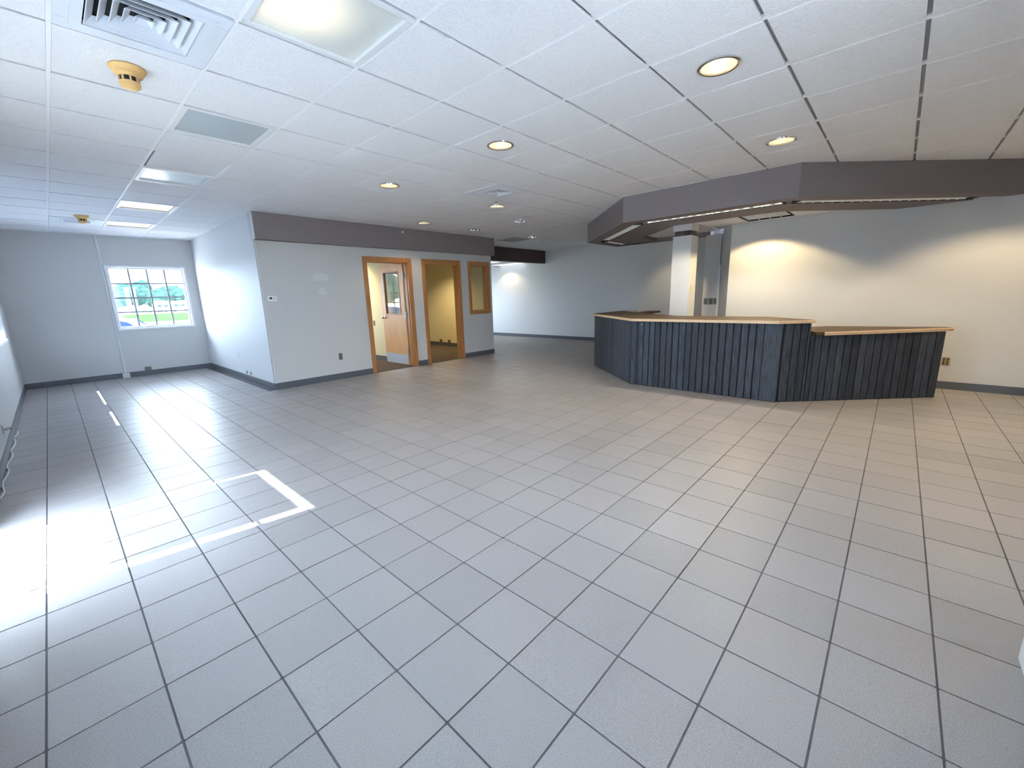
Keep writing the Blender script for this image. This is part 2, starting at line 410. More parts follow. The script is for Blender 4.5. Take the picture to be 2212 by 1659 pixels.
D1, D2, WO = (4.035, 4.93, -0.2, 2.075), (5.318, 6.21, -0.2, 2.082), (6.57, 7.10, 1.05, 2.083)
wall_office = ywall('wall_office', YD, YD+0.13, XN, XE, -0.1, ZT, [D1, D2, WO], PAINT, 'pale grey office front wall with two doorways')
struct('wall_office_side', MB().box(XE-0.13, XE, YD+0.13, 8.25, -0.1, ZT).box(XE-0.13, 7.75, 8.25, 8.36, -0.1, ZT).box(7.62, 7.75, 8.36, 11.15, -0.1, ZT), CREAM, 'cream side wall of the second office', 'wall')
struct('wall_partition', MB().box(5.03, 5.13, YD+0.13, YF, -0.1, ZT), CREAM, 'cream partition between the two offices', 'wall')
struct('ceiling_office', MB().box(XN+0.12, XE-0.13, YD+0.13, 8.36, 2.45, 2.5).box(XN+0.12, 7.62, 8.36, YF, 2.45, 2.5), CEIL, 'white office ceiling', 'ceiling')
struct('wall_back', MB().box(XBK, XBK+0.15, 2.5, 13.6, -0.1, ZT), PAINTW, 'long white back wall beyond the counter', 'wall')
struct('wall_passage_end', MB().box(7.75, XBK, 13.45, 13.6, -0.1, ZT).box(7.62, 7.75, 11.35, 11.6, -0.1, ZT).box(7.62, 7.75, 13.0, 13.6, -0.1, ZT).box(7.62, 7.75, 11.6, 13.0, -0.1, 0.85).box(7.62, 7.75, 11.6, 13.0, 2.2, ZT), PAINTW, 'white end wall of the passage', 'wall')
wall_right = struct('wall_right', MB().box(XR, XR+0.2, YFRONT-0.2, 2.10, -0.1, ZT).prism([(XR, 2.10), (XR, 2.16), (XH, 2.445), (XH+0.2, 2.445), (XH+0.2, 2.10)], -0.1, ZT), PAINT, 'wall behind the counter washed by warm light', 'wall')
struct('wall_switch', MB().box(XH, XH+0.22, 2.445, 2.74, -0.1, ZB).box(XH+0.22, XBK, 2.5, 2.74, -0.1, ZT), PAINT, 'narrow grey wall with grey switch plates behind the column', 'wall')  # second box is an unseen closing wall added just for the light
# front of the building, behind the camera
SF = (1.30, 2.10, 0.90, 2.45)
ywall('wall_front', YFR-0.12, YFR, XL, 2.2, -0.1, ZT, [SF], PAINTW, 'white entry wall around the glass storefront')
xwall('wall_vestibule', 2.10, 2.2, YFRONT, YFR-0.12, -0.1, ZT, [], PAINTW, 'white vestibule side wall')
FWN = [(2.4, 2.9, 1.2, 2.3)]  # unseen window, sized for the ambient daylight it adds
ywall('wall_front_window', YFRONT-0.2, YFRONT, 2.2, XR, -0.1, ZT, FWN, PAINT, 'front wall around the unseen daylight window')
portal(SF[0], YFR-0.14, SF[1], YFR-0.14, SF[2], SF[3], (0, 1, 0))
for a in FWN: portal(a[0], YFRONT-0.22, a[1], YFRONT-0.22, a[2], a[3], (0, 1, 0))
portal(7.60, 11.6, 7.60, 13.0, 0.85, 2.2, (1, 0, 0))
portal(XL-0.22, WC[0], XL-0.22, WC[1], WC[2], WC[3], (1, 0, 0))
portal(W1[0], YF+0.22, W1[1], YF+0.22, W1[2], W1[3], (0, -1, 0))
portal(W5[0], YF+0.22, W5[1], YF+0.22, W5[2], W5[3], (0, -1, 0))
portal(XL-0.22, WA[0], XL-0.22, WA[1], WA[2], WA[3], (1, 0, 0))
portal(XL-0.22, WB[0], XL-0.22, WB[1], WB[2], WB[3], (1, 0, 0))
portal(XL-0.22, GD[0], XL-0.22, GD[1], GD[2], GD[3], (1, 0, 0))

# baseboards
def base_run(name, a, b, label, h=0.1, t=0.012, m=BASE):
    """runs along a->b with the room on the left-hand side of the direction"""
    mb = MB().seg(a, b, 0.0005, t, 0.0, h-0.006).seg(a, b, 0.0005, t*0.6, h-0.006, h)
    return struct(name, mb, m, label, 'baseboard')
base_run('baseboard_left', (XL, YF), (XL, 4.12), 'grey vinyl base along the side wall with the glazed door')
bl = bpy.data.objects['baseboard_left']
MB().tube([(XL+0.022+0.012*math.sin(k*1.7)+0.006*math.sin(k*3.1), 4.75+k*0.16, 0.006) for k in range(17)], 0.006, 6).build('loose_caulk', WHITEP, bl)
base_run('baseboard_left_entry', (XL, 2.84), (XL, YFR), 'grey vinyl base between entry and side door')
base_run('baseboard_far', (XN-0.001, YF), (XL+0.013, YF), 'grey vinyl base under the gridded window')
base_run('baseboard_return', (XN, YD+0.001), (XN, YF-0.013), 'grey vinyl base along the bright return wall')
base_run('baseboard_office', (3.965, YD), (XN+0.001, YD), 'dark grey vinyl base left of the open office door')
base_run('baseboard_office_middle', (5.245, YD), (5.012, YD), 'short dark grey base between the two doorways')
base_run('baseboard_office_end', (XE, YD), (6.302, YD), 'dark grey base below the small office window')
base_run('baseboard_back', (XBK, 2.75), (XBK, 13.4), 'grey vinyl base along the long back wall')
base_run('baseboard_right', (XR, YFRONT+0.01), (XR, 2.15), 'grey vinyl base behind the low counter')
base_run('baseboard_partition', (5.03, YD+0.14), (5.03, YF-0.01), 'grey base inside the first office')
base_run('baseboard_office_inner', (7.62, 8.37), (7.62, YF-0.01), 'brown base inside the second office')

# grey header bands
band = struct('trim_1', MB().box(XN-0.005, XE+0.035, YD-0.10, YD-0.0005, 2.297, ZC-0.001), TAUPE, 'long taupe header band above the office doors', 'trim')
MB().box(XN-0.008, XN-0.0055, YD-0.102, YD, 2.30, ZC-0.002).build('end_cap', PAINTW, band)
struct('trim_2', MB().box(XE+0.001, XBK-0.001, 8.2505, 8.3595, 2.315, ZC+0.2), BROWN, 'dark brown header beam across the passage opening', 'trim')
struct('trim_3', MB().box(XN-0.004, XN-0.0002, YD-0.004, YD+0.13, 0.0, 2.297).box(XN-0.004, XN+0.022, YD-0.004, YD-0.0002, 0.0, 2.297), PAINTW, 'white corner guard at the end of the return wall', 'trim')
# filler patches on the office wall
def blob(cx, cz, w_, h_, n=26, seed=1):
    rd = random.Random(seed); P = []
    for k in range(n):
        a = 2*math.pi*k/n; e = 1/max(abs(math.cos(a)), abs(math.sin(a)))**0.6; q = 0.85*e*(1+0.12*math.sin(3*a+seed)+0.10*math.sin(7*a+2*seed)+rd.uniform(-.05,.05))
        P.append((cx+math.cos(a)*w_/2*q, cz+math.sin(a)*h_/2*q))
    vs = [(p[0], YD-0.0012, p[1]) for p in P]+[(p[0], YD-0.0002, p[1]) for p in P]
    return MB().add(vs, [tuple(range(n)), tuple(range(2*n-1, n-1, -1))]+[(i, (i+1)%n, (i+1)%n+n, i+n) for i in range(n)])
FILL = mat('wall_filler', C(216, 217, 217), 0.6, col2=C(208, 208, 207), vscale=25)
for k, (cx, cz, a, b) in enumerate(((3.185, 1.765, 0.31, 0.15), (3.185, 1.53, 0.17, 0.14))):
    blob(cx, cz, a, b, seed=k+3).build('filler_patch', FILL, wall_office)

# ------------------------------------------------------------------ soffit ring
P0 = [(XR+0.02, -1.08), (5.77, 0.95), (5.77, 3.06), (7.37, 4.66), (8.55, 4.66)]
INN = [(XR+0.02, 0.13), (6.65, 1.28), (6.65, 2.66), (7.66, 3.67), (XH, 3.67)]
def offset(P, d):
    L = []
    for i in range(len(P)-1):
        a, b = Vector(P[i]), Vector(P[i+1]); t = (b-a).normalized(); n = Vector((t.y, -t.x)); L.append((a+n*d, t))
    out = []
    for i in range(len(P)):
        if i == 0: q = L[0][0]; t = L[0][1]; k = (P[0][0]-q.x)/t.x; out.append((P[0][0], q.y+k*t.y))
        elif i == len(P)-1: q = L[-1][0]; out.append((P[-1][0], q.y))
        else:
            (p, r), (q, s_) = L[i-1], L[i]; c = r.x*s_.y-r.y*s_.x; k = ((q.x-p.x)*s_.y-(q.y-p.y)*s_.x)/c; out.append((p.x+r.x*k, p.y+r.y*k))
    return out
O1, O2 = offset(P0, 0.20), offset(P0, 0.38)
sm = MB()
def ribbon(A, B, za, zb):
    n = len(A); sm.add([(p[0],p[1],za) for p in A]+[(p[0],p[1],zb) for p in B], [(i, i+1, n+i+1, n+i) for i in range(n-1)])
ribbon(P0, P0, ZB, ZC+0.3)          # outer faces
ribbon(P0, O1, ZB, ZB)              # outer margin of the underside
ribbon(O1, O1, ZB, ZB+0.12); ribbon(O2, O2, ZB, ZB+0.12); ribbon(O1, O2, ZB+0.12, ZB+0.12)
ribbon(O2, INN, ZB, ZB)
ribbon(INN, INN, ZB, ZRING+0.01)
sm.box(XH, 8.55, 2.67, 3.67, ZB, ZC+0.3)
sm.add([(XH,3.67,ZB),(8.55,3.67,ZB),(8.55,O2[-1][1],ZB),(XH,O2[-1][1],ZB)], [(0,1,2,3)])
sm.add([(8.55,3.67,ZB),(8.55,4.66,ZB),(8.55,4.66,ZC+.3),(8.55,3.67,ZC+.3)], [(0,1,2,3)])
soffit = struct('soffit', sm, TAUPE, 'angular taupe soffit ring hanging over the counter', 'soffit')
LOUV = mat('white_louvre', C(232, 232, 230), 0.3, 0.0)
TUBE_E = emission('cool_tube', (1.0, 0.97, 0.9, 1), 30.0)
TUBE_DIM = emission('dim_warm_tube', (1.0, 0.93, 0.8, 1), 3.0)
blade_me = None
def strip_light(a, b, wdt, label, emat, name='strip_light', grp='strip lights recessed under the soffit'):
    a, b = Vector(a), Vector(b); L = (b-a).length; ang = math.atan2(b.y-a.y, b.x-a.x)
    t = thing(name, label, 'strip light', (a.x, a.y, ZB), ang, grp)
    h = wdt/2
    MB().box(0, L, -h, -h+0.010, 0.001, 0.010).box(0, L, h-0.010, h, 0.001, 0.010).box(0, 0.012, -h+0.010, h-0.010, 0.001, 0.060).box(L-0.012, L, -h+0.010, h-0.010, 0.001, 0.060).build('trim_frame', DARK, t)
    MB().box(0.012, L-0.012, -h+0.001, -h+0.010, 0.0105, 0.0995).box(0.012, L-0.012, h-0.010, h-0.001, 0.0105, 0.0995).build('side_reflector', LOUV, t)
    MB().box(0.012, L-0.012, -h+0.012, h-0.012, 0.100, 0.112).build('housing', WHITEP, t)
    MB().tube([(0.05, 0, 0.085), (L-0.05, 0, 0.085)], 0.012, 10).build('tube_lamp', emat, t)
    n = max(3, int(L/0.115)); st = (L-0.024)/n
    V = [(-0.022,-h+0.012,0.0),(0.022,-h+0.012,0.0),(0.0,-h+0.012,0.055)]
    me = MB().add([(-0.006,-h+.013,.004),(0.006,-h+.013,.004),(0.05,-h+.013,.06),(-0.05,-h+.013,.06),(-0.006,h-.013,.004),(0.006,h-.013,.004),(0.05,h-.013,.06),(-0.05,h-.013,.06)],
                 [(0,1,2,3),(7,6,5,4),(0,4,5,1),(1,5,6,2),(2,6,7,3),(3,7,4,0)]).mesh('louvre_blade', LOUV)
    for k in range(1, n): share(me, 'louvre_blade', t, (0.012+k*st, 0, 0))
    return t
OM = offset(P0, 0.29)
def trim_ends(a, b, ea, eb):
    a, b = Vector(a), Vector(b); d = (b-a).normalized(); return a+d*ea, b-d*eb
fs = strip_light(*trim_ends(OM[2], OM[1], 0.07, 0.07), 0.176, 'bright louvred strip light along the front of the soffit', TUBE_E)
for k in range(3):
    l = bpy.data.lights.new('strip_lamp', 'SPOT'); l.energy = 22; l.color = (1.0, 0.90, 0.70); l.spot_size = math.radians(146); l.spot_blend = 0.3; l.shadow_soft_size = 0.05
    o = bpy.data.objects.new('strip_lamp', l); COL.objects.link(o); o.parent = fs; o.location = (0.35+0.6*k, 0, -0.004)
strip_light(*trim_ends(OM[3], OM[2], 0.07, 0.07), 0.176, 'louvred strip light on the angled left side of the soffit', TUBE_DIM)
strip_light(*trim_ends(OM[1], OM[0], 0.07, 0.22), 0.176, 'dim louvred strip light on the angled right side of the soffit', TUBE_DIM)
strip_light(*trim_ends(OM[4], OM[3], 0.12, 0.07), 0.176, 'short louvred strip light at the far left end of the soffit', TUBE_DIM)

# column
col = sroot('column', 'white square column with a dark band near its top', (7.125, 2.6615, 0), 'column')
MB().box(-0.1465, 0.1465, -0.1465, 0.1465, 0, 2.216).build('shaft', PAINT, col)
MB().box(-0.125, 0.125, -0.125, 0.125, 2.216, 2.292).build('neck_band', BROWN, col)
MB().box(-0.1465, 0.1465, -0.1465, 0.1465, 2.292, ZRING-0.0005).build('cap_block', PAINT, col)

# ------------------------------------------------------------------ windows
def window_y(name, w_, y, label, nx=4, nz=4, inward=-1):
    x0, x1, z0, z1 = w_; r = sroot(name, label, ((x0+x1)/2, y, z0), 'window'); W, H = (x1-x0)/2, z1-z0
    t = 0.045; yo = 0.10
    MB().box(-W, -W+t, yo-0.03, yo+0.03, 0, H).box(W-t, W, yo-0.03, yo+0.03, 0, H).box(-W+t, W-t, yo-0.03, yo+0.03, 0, t).box(-W+t, W-t, yo-0.03, yo+0.03, H-t, H).build('frame', WIN, r)
    MB().box(-W-0.02, -W+0.014, -0.014, yo-0.03, -0.02, H+0.02).box(W-0.014, W+0.02, -0.014, yo-0.03, -0.02, H+0.02).box(-W+.014, W-.014, -0.014, yo-0.03, H-0.014, H+0.02).build('jamb_lining', WIN, r)
    MB().box(-W-0.02, W+0.02, -0.02, yo-0.03, -0.025, 0.006).build('sill', WIN, r)
    for k in range(1, nx):
        x = -W+t+(2*W-2*t)*k/nx; MB().box(x-0.015, x+0.015, yo-0.016, yo-0.004, t, H-t).build('muntin', MUNT, r)
    for k in range(1, nz):
        z = t+(H-2*t)*k/nz; MB().box(-W+t, W-t, yo-0.0155, yo-0.0045, z-0.015, z+0.015).build('muntin', MUNT, r)
    MB().box(-W+t, W-t, yo+0.0, yo+0.004, t, H-t).build('pane', PANE, r)
    return r
window_y('window_1', W1, YF, 'square gridded window in the far wall overlooking parked vehicles')
window_y('window_2', W5, YF, 'gridded window of the first office mirrored in the open door glass')
MB_bl = thing('window_blind', 'pale raised blind at the top of the office window', 'blind', (3.025, YF+0.05, 1.86))
for k in range(9): MB().box(-0.55, 0.55, -0.012, 0.012, 0.012+k*0.027, 0.014+k*0.027+0.006).build('slat', WHITEP, MB_bl)
MB().box(-0.555, 0.555, -0.015, 0.015, 0.25, 0.275).build('head_rail', WHITEP, MB_bl)
def window_x(name, w_, label):
    y0, y1, z0, z1 = w_; r = sroot(name, label, (XL, (y0+y1)/2, z0), 'window'); W, H = (y1-y0)/2, z1-z0; t = 0.045; xo = -0.10
    MB().box(xo-0.03, xo+0.03, -W, -W+t, 0, H).box(xo-0.03, xo+0.03, W-t, W, 0, H).box(xo-0.03, xo+0.03, -W+t, W-t, 0, t).box(xo-0.03, xo+0.03, -W+t, W-t, H-t, H).build('frame', WIN, r)
    MB().box(xo+0.03, 0.02, -W-0.02, W+0.02, -0.025, 0.006).build('sill', WIN, r)
    for k in range(1, 4):
        y = -W+t+(2*W-2*t)*k/4; MB().box(xo+0.004, xo+0.014, y-0.006, y+0.006, t, H-t).build('muntin', WIN, r)
        z = t+(H-2*t)*k/4; MB().box(xo+0.0045, xo+0.0135, -W+t, W-t, z-0.006, z+0.006).build('muntin', WIN, r)
    MB().box(xo-0.004, xo, -W+t, W-t, t, H-t).build('pane', PANE, r)
    return r
window_x('window_3', WB, 'side wall window nearest the far corner')
window_x('window_4', WA, 'side wall window nearest the sunny door')
window_x('window_8', WC, 'wide side wall window beside the camera')
SHADE2 = translucent('light_dimming_fabric', (0.30, 0.37, 0.46, 1), 0.05)  # same white fabric, darkened and blued to dim the light it passes
for wv, lab in ((WC, 'white roller shade drawn over the side wall window beside the camera'), (WB, 'white roller shade drawn over the farther side wall window'), (WA, 'white roller shade drawn over the nearer side wall window')):
    t = thing('roller_shade', lab, 'shade', (XL-0.045, (wv[0]+wv[1])/2, wv[2]))
    hw = (wv[1]-wv[0])/2-0.004
    MB().box(-0.001, 0.001, -hw, hw, 0.028 if wv is WC else 0.108, 1.15).build('fabric', SHADE if wv is WC else SHADE2, t)
    MB().tube([(0, -hw, 1.165), (0, hw, 1.165)], 0.022, 12).build('roller_tube', WHITEP, t)
pw = sroot('window_9', 'unseen window added to daylight the passage', (7.68, 12.3, 0.85), 'window')  # unseen window added to brighten the passage and back wall
MB().box(-.03,.03,-.7,-.65,0,1.35).box(-.03,.03,.65,.7,0,1.35).box(-.03,.03,-.65,.65,0,.05).box(-.03,.03,-.65,.65,1.3,1.35).build('frame', WIN, pw)
MB().box(-.003,.003,-.65,.65,.05,1.3).build('pane', PANE, pw)
# sunny door in the side wall
d0 = sroot('door_3', 'glazed white side door letting in the sun patch', (XL-0.1, 3.48, 0), 'door')
MB().box(-0.022, 0.022, -0.6, -0.5, 0.0, 2.14).box(-0.022, 0.022, 0.5, 0.6, 0.0, 2.14).box(-0.022, 0.022, -0.5, 0.5, 0.0, 0.05).box(-0.022, 0.022, -0.5, 0.5, 1.911, 2.14).build('door_frame', WIN, d0)
for z in (0.36, 0.74, 1.12, 1.50): MB().box(0.005, 0.016, -0.5, 0.5, z-0.012, z+0.012).build('muntin', WIN, d0)
MB().box(-0.003, 0.003, -0.5, 0.5, 0.05, 1.911).build('pane', PANE, d0)
MB().tube([(0.022, 0.545, 1.0), (0.07, 0.545, 1.0), (0.075, 0.47, 1.0)], 0.011).build('handle', STEEL, d0)
pn = thing('door_blind', 'white blind hanging over the upper glass of the side door', 'blind', (XL-0.06, 3.48, 0.655))
for k in range(28): MB().box(-0.006, 0.006, -0.437, 0.457, k*0.0397+0.001, k*0.0397+0.0393).build('slat', WHITEP, pn)
# entry storefront
sf = sroot('window_5', 'white framed glass storefront beside the entry', (1.275, YFR-0.06, 0), 'window')
MB().box(0.025, 0.085, -0.05, 0.05, 0.9, 2.45).box(0.765, 0.825, -0.05, 0.05, 0.9, 2.45).build('mullions', WIN, sf)
MB().box(0.03, 0.82, -0.004, 0.004, 0.9, 2.45).build('pane', PANE, sf)
for k, a in enumerate(FWN):
    r = sroot('window_%d' % (6+k), 'unseen front window sized to daylight the right side', ((a[0]+a[1])/2, YFRONT-0.1, a[2]), 'window'); W = (a[1]-a[0])/2; H = a[3]-a[2]
    MB().box(-W, -W+.06, -.04, .04, 0, H).box(W-.06, W, -.04, .04, 0, H).box(-W+.06, W-.06, -.04, .04, 0, .06).box(-W+.06, W-.06, -.04, .04, H-.06, H).box(-.03, .03, -.04, .04, .06, H-.06).build('frame', WIN, r)
    MB().box(-W+.06, W-.06, -.003, .003, .06, H-.06).build('pane', PANE, r)

# ------------------------------------------------------------------ office doors and inner window
def casing_y(name, label, x0, x1, zt, zb=0.0, sill=False, cw=0.07):
    r = sroot(name, label, ((x0+x1)/2, YD, 0), 'trim'); W = (x1-x0)/2; y0 = -0.016
    MB().box(-W-cw, -W, y0, -0.0003, zb-(cw if sill else 0), zt+cw).build('casing', OAK, r, bevel=0.003)
    MB().box(W, W+cw, y0, -0.0003, zb-(cw if sill else 0), zt+cw).build('casing', OAK, r, bevel=0.003)
    MB().box(-W, W, y0+.0005, -0.0003, zt, zt+cw).build('casing', OAK, r, bevel=0.003)
    if sill: MB().box(-W, W, y0+.0005, -0.0003, zb-cw, zb).build('casing', OAK, r, bevel=0.003)
    j = 0.02
    MB().box(-W, -W+j, -0.005, 0.14, zb, zt).build('jamb', OAK, r); MB().box(W-j, W, -0.005, 0.14, zb, zt).build('jamb', OAK, r)
    MB().box(-W+j, W-j, -0.005, 0.14, zt-j, zt).build('jamb', OAK, r)
    if sill: MB().box(-W+j, W-j, -0.005, 0.14, zb, zb+j).build('jamb', OAK, r)
    s0 = 0.045
    MB().box(-W+j, -W+j+0.012, s0, s0+0.04, zb+(j if sill else 0), zt-j).box(W-j-0.012, W-j, s0, s0+0.04, zb+(j if sill else 0), zt-j).box(-W+j+.012, W-j-.012, s0, s0+0.04, zt-j-0.012, zt-j).build('stop', OAK, r)
    return r
casing_y('trim_4', 'oak casing around the doorway with the open door', 4.035, 4.935, 2.075)
casing_y('trim_5', 'oak casing around the empty doorway', 5.318, 6.212, 2.083)
wo = casing_y('trim_6', 'oak frame of the small office window', 6.57, 7.105, 2.083, 1.045, True)
MB().box(-0.245, 0.245, 0.058, 0.063, 1.066, 2.062).build('pane', DPANE, wo)
sw = sroot('trim_7', 'oak edge of the window on the office side wall', (XE, 7.75, 0), 'trim')
MB().box(0.0005, 0.016, -0.32, -0.25, 0.98, 2.16).build('casing', OAK, sw)
MB().box(0.0005, 0.016, 0.25, 0.32, 0.98, 2.16).build('casing', OAK, sw)
MB().box(0.0005, 0.016, -0.25, 0.25, 2.09, 2.16).build('casing', OAK, sw)
MB().box(0.0005, 0.016, -0.25, 0.25, 0.98, 1.05).build('casing', OAK, sw)
MB().box(0.0005, 0.008, -0.25, 0.25, 1.05, 2.09).build('pane', DPANE, sw)
# door leaf, open 90 degrees into the first office
dl = sroot('door_1', 'birch office door standing open with tall glass lite', (4.90, 7.415, 0.012), 'door')
LW, LH = 0.865, 2.058
lx = 0.0; th = 0.042
gy0, gy1, gz0, gz1 = 0.165, 0.715, 1.045, 1.905
MB().box(0, th, 0, gy0, 0, LH).box(0, th, gy1, LW, 0, LH).box(0, th, gy0, gy1, 0, gz0).box(0, th, gy0, gy1, gz1, LH).build('leaf', DOORWOOD, dl)
MB().box(-0.008, th+0.008, gy0-0.012, gy0+0.010, gz0-0.012, gz1+0.012).box(-0.008, th+0.008, gy1-0.010, gy1+0.012, gz0-0.012, gz1+0.012).box(-0.008, th+.008, gy0+.01, gy1-.01, gz0-0.012, gz0+0.01).box(-0.008, th+.008, gy0+.01, gy1-.01, gz1-0.01, gz1+0.012).build('glazing_bead', OAK, dl)
MB().box(0.018, 0.024, gy0+.01, gy1-.01, gz0+.01, gz1-.01).build('pane', DPANE, dl)
MB().box(-0.002, -0.0002, 0.03, LW-0.02, 0.006, 0.212).build('kick_plate', ALU, dl)
kn = MB(); kn.lathe([(0.0,-0.07),(0.022,-0.068),(0.030,-0.055),(0.026,-0.04),(0.012,-0.032),(0.011,-0.008),(0.030,-0.006),(0.031,0)], 24)
ko = kn.build('knob', CHROME, dl, smooth=True); ko.rotation_euler = (0, math.radians(90), 0); ko.location = (-0.0003, 0.80, 0.976)
for z in (0.264, 1.035, 1.818):
    h = MB().box(-0.006, 0.008, -0.034, -0.003, z-0.055, z+0.055).tube([(-0.008, -0.006, z-0.057), (-0.008, -0.006, z+0.057)], 0.008, 10)
    h.build('hinge', STEEL, dl)

# ------------------------------------------------------------------ reception counter
def plank_material():
    m = bpy.data.materials.new('weathered_blue_stain'); m.use_nodes = True; n = m.node_tree; b = n.nodes['Principled BSDF']
    ge = n.nodes.new('ShaderNodeNewGeometry'); oi = n.nodes.new('ShaderNodeObjectInfo')
    mp = n.nodes.new('ShaderNodeMapping'); mp.inputs['Scale'].default_value = (24, 24, 1.5); sh = n.nodes.new('ShaderNodeVectorMath'); sh.operation = 'SCALE'; sh.inputs[0].default_value = (7.0, 3.0, 11.0); n.links.new(oi.outputs['Random'], sh.inputs['Scale'])
    va = n.nodes.new('ShaderNodeVectorMath'); va.operation = 'ADD'; n.links.new(ge.outputs['Position'], va.inputs[0]); n.links.new(sh.outputs[0], va.inputs[1])
    n.links.new(va.outputs[0], mp.inputs['Vector'])
    nz = n.nodes.new('ShaderNodeTexNoise'); nz.inputs['Scale'].default_value = 4; nz.inputs['Detail'].default_value = 6; n.links.new(mp.outputs[0], nz.inputs['Vector'])
    cr = n.nodes.new('ShaderNodeValToRGB'); e = cr.color_ramp.elements; e[0].position = 0.3; e[0].color = C(25, 30, 37); e[1].position = 0.72; e[1].color = C(66, 74, 87)
    n.links.new(nz.outputs['Fac'], cr.inputs['Fac'])
    hv = n.nodes.new('ShaderNodeHueSaturation'); mr = n.nodes.new('ShaderNodeMapRange'); mr.inputs[3].default_value = 0.65; mr.inputs[4].default_value = 1.35
    n.links.new(oi.outputs['Random'], mr.inputs[0]); n.links.new(mr.outputs[0], hv.inputs['Value']); n.links.new(cr.outputs['Color'], hv.inputs['Color'])
    # sparse round knots
    vo = n.nodes.new('ShaderNodeTexVoronoi'); vo.inputs['Scale'].default_value = 3.2; mk = n.nodes.new('ShaderNodeMapping'); mk.inputs['Scale'].default_value = (1.6, 1.6, 0.9)
    n.links.new(ge.outputs['Position'], mk.inputs['Vector']); n.links.new(mk.outputs[0], vo.inputs['Vector'])
    kr = n.nodes.new('ShaderNodeMapRange'); kr.inputs[1].default_value = 0.03; kr.inputs[2].default_value = 0.10; kr.inputs[3].default_value = 0.35; kr.inputs[4].default_value = 1.0; n.links.new(vo.outputs['Distance'], kr.inputs[0])
    mu = n.nodes.new('ShaderNodeMix'); mu.data_type = 'RGBA'; mu.blend_type = 'MULTIPLY'; mu.inputs[0].default_value = 1.0
    n.links.new(hv.outputs['Color'], mu.inputs[6]); n.links.new(kr.outputs[0], mu.inputs[7]); n.links.new(mu.outputs[2], b.inputs['Base Color'])
    b.inputs['Roughness'].default_value = 0.6
    bp = n.nodes.new('ShaderNodeBump'); bp.inputs['Strength'].default_value = 0.3; bp.inputs['Distance'].default_value = 0.004
    n.links.new(nz.outputs['Fac'], bp.inputs['Height']); n.links.new(bp.outputs['Normal'], b.inputs['Normal'])
    return m
BLUE = plank_material()
BLUED = mat('blue_stain_backing', C(10, 11, 14), 0.8)
TOPW = mat('brown_wood_top', C(88, 72, 53), 0.5, col2=C(66, 53, 38), vscale=4, stretch=(3, 18, 3), spec=0.15)
EDGE = mat('pale_wood_edge', C(236, 206, 172), 0.45, col2=C(222, 184, 140), vscale=5, stretch=(8, 8, 60))
Q1, Q2, Q3, Q4 = (6.97, 4.23), (5.795, 2.87), (5.795, 0.985), (7.13, -0.45)
hb = thing('reception_counter', 'tall angled section of the dark blue plank reception counter', 'counter', (0,0,0))
def planks(a, b, z0, z1, edges, parent, backing=True, rough=0.006, gap=0.0058):
    a, b = Vector(a), Vector(b); d = (b-a).normalized(); n = Vector((d.y, -d.x))
    for k in range(len(edges)-1):
        g = gap; s0, s1 = edges[k]+g, edges[k+1]-g; pr_ = random.uniform(0.014, 0.014+rough); zz = random.uniform(0.002, 0.012)
        p, q = a+d*s0, a+d*s1; r_ = q+n*pr_; t_ = p+n*pr_
        c = 0.0025
        P = [(p.x,p.y),(q.x,q.y),(r_.x-n.x*c, r_.y-n.y*c),(r_.x-d.x*c, r_.y-d.y*c),(t_.x+d.x*c, t_.y+d.y*c),(t_.x-n.x*c, t_.y-n.y*c)]
        MB().prism(P, z0+zz, z1-random.uniform(0,0.001)).build('plank', BLUE, parent)
# front run goes from Q3 to Q2 mirrored so that the outside normal points to -X
yb = [2.803, 2.777, 2.688, 2.603, 2.521, 2.438, 2.351, 2.269, 2.179, 2.09, 2.01, 1.923, 1.839, 1.754, 1.667, 1.581, 1.495, 1.41, 1.324, 1.24, 1.151]
planks(Q2, Q3, 0.0, 0.953, [2.87-v for v in yb], hb)
ld = (Vector(Q2)-Vector(Q1)).length; nb = 20
eds = [0.03+(ld-0.06)*k/nb for k in range(nb+1)]
planks(Q1, Q2, 0.0, 0.953, eds, hb, rough=0.002, gap=0.0015)
planks(Q3, Q4, 0.0, 0.953, [0.03, 0.137, 0.226, 0.314, 0.347], hb)
# corner posts
MB().prism([(5.796,1.150),(5.774,1.150),(5.772,0.975),(5.782,0.966),(5.796,0.984)], 0.0, 0.953).build('corner_post', BLUE, hb)
MB().prism([(5.796,2.806),(5.778,2.806),(5.774,2.868),(5.800,2.892),(5.812,2.880)], 0.0, 0.953).build('corner_post', BLUE, hb)
cen = MB().prism([(6.972,4.228),(5.7965,2.8695),(5.7965,0.9855),(6.035,0.731),(6.27,0.95),(6.12,1.12),(6.12,2.74),(7.10,3.86),(7.4,3.95),(7.4,4.228)], 0.0, 0.950)
cen.build('carcass', BLUED, hb)
MB().box(7.40, 8.05, 4.10, 4.228, 0.0, 0.950).build('wing_panel', BLUED, hb)
MB().box(8.02, 8.06, 3.56, 4.09, 0.0, 0.950).build('wing_leg', OAK, hb)
TOPP = [(6.0,0.69),(5.735,1.0),(5.715,2.845),(6.99,4.29),(8.15,4.29),(8.2,3.48),(7.38,3.48),(6.53,2.52),(6.53,1.28)]
def top_slab(name, label, P, z0, z1, grp=None):
    t = thing(name, label, 'countertop', (0,0,0), 0, grp)
    MB().prism(P, z0+0.002, z1).build('slab', TOPW, t)
    return t
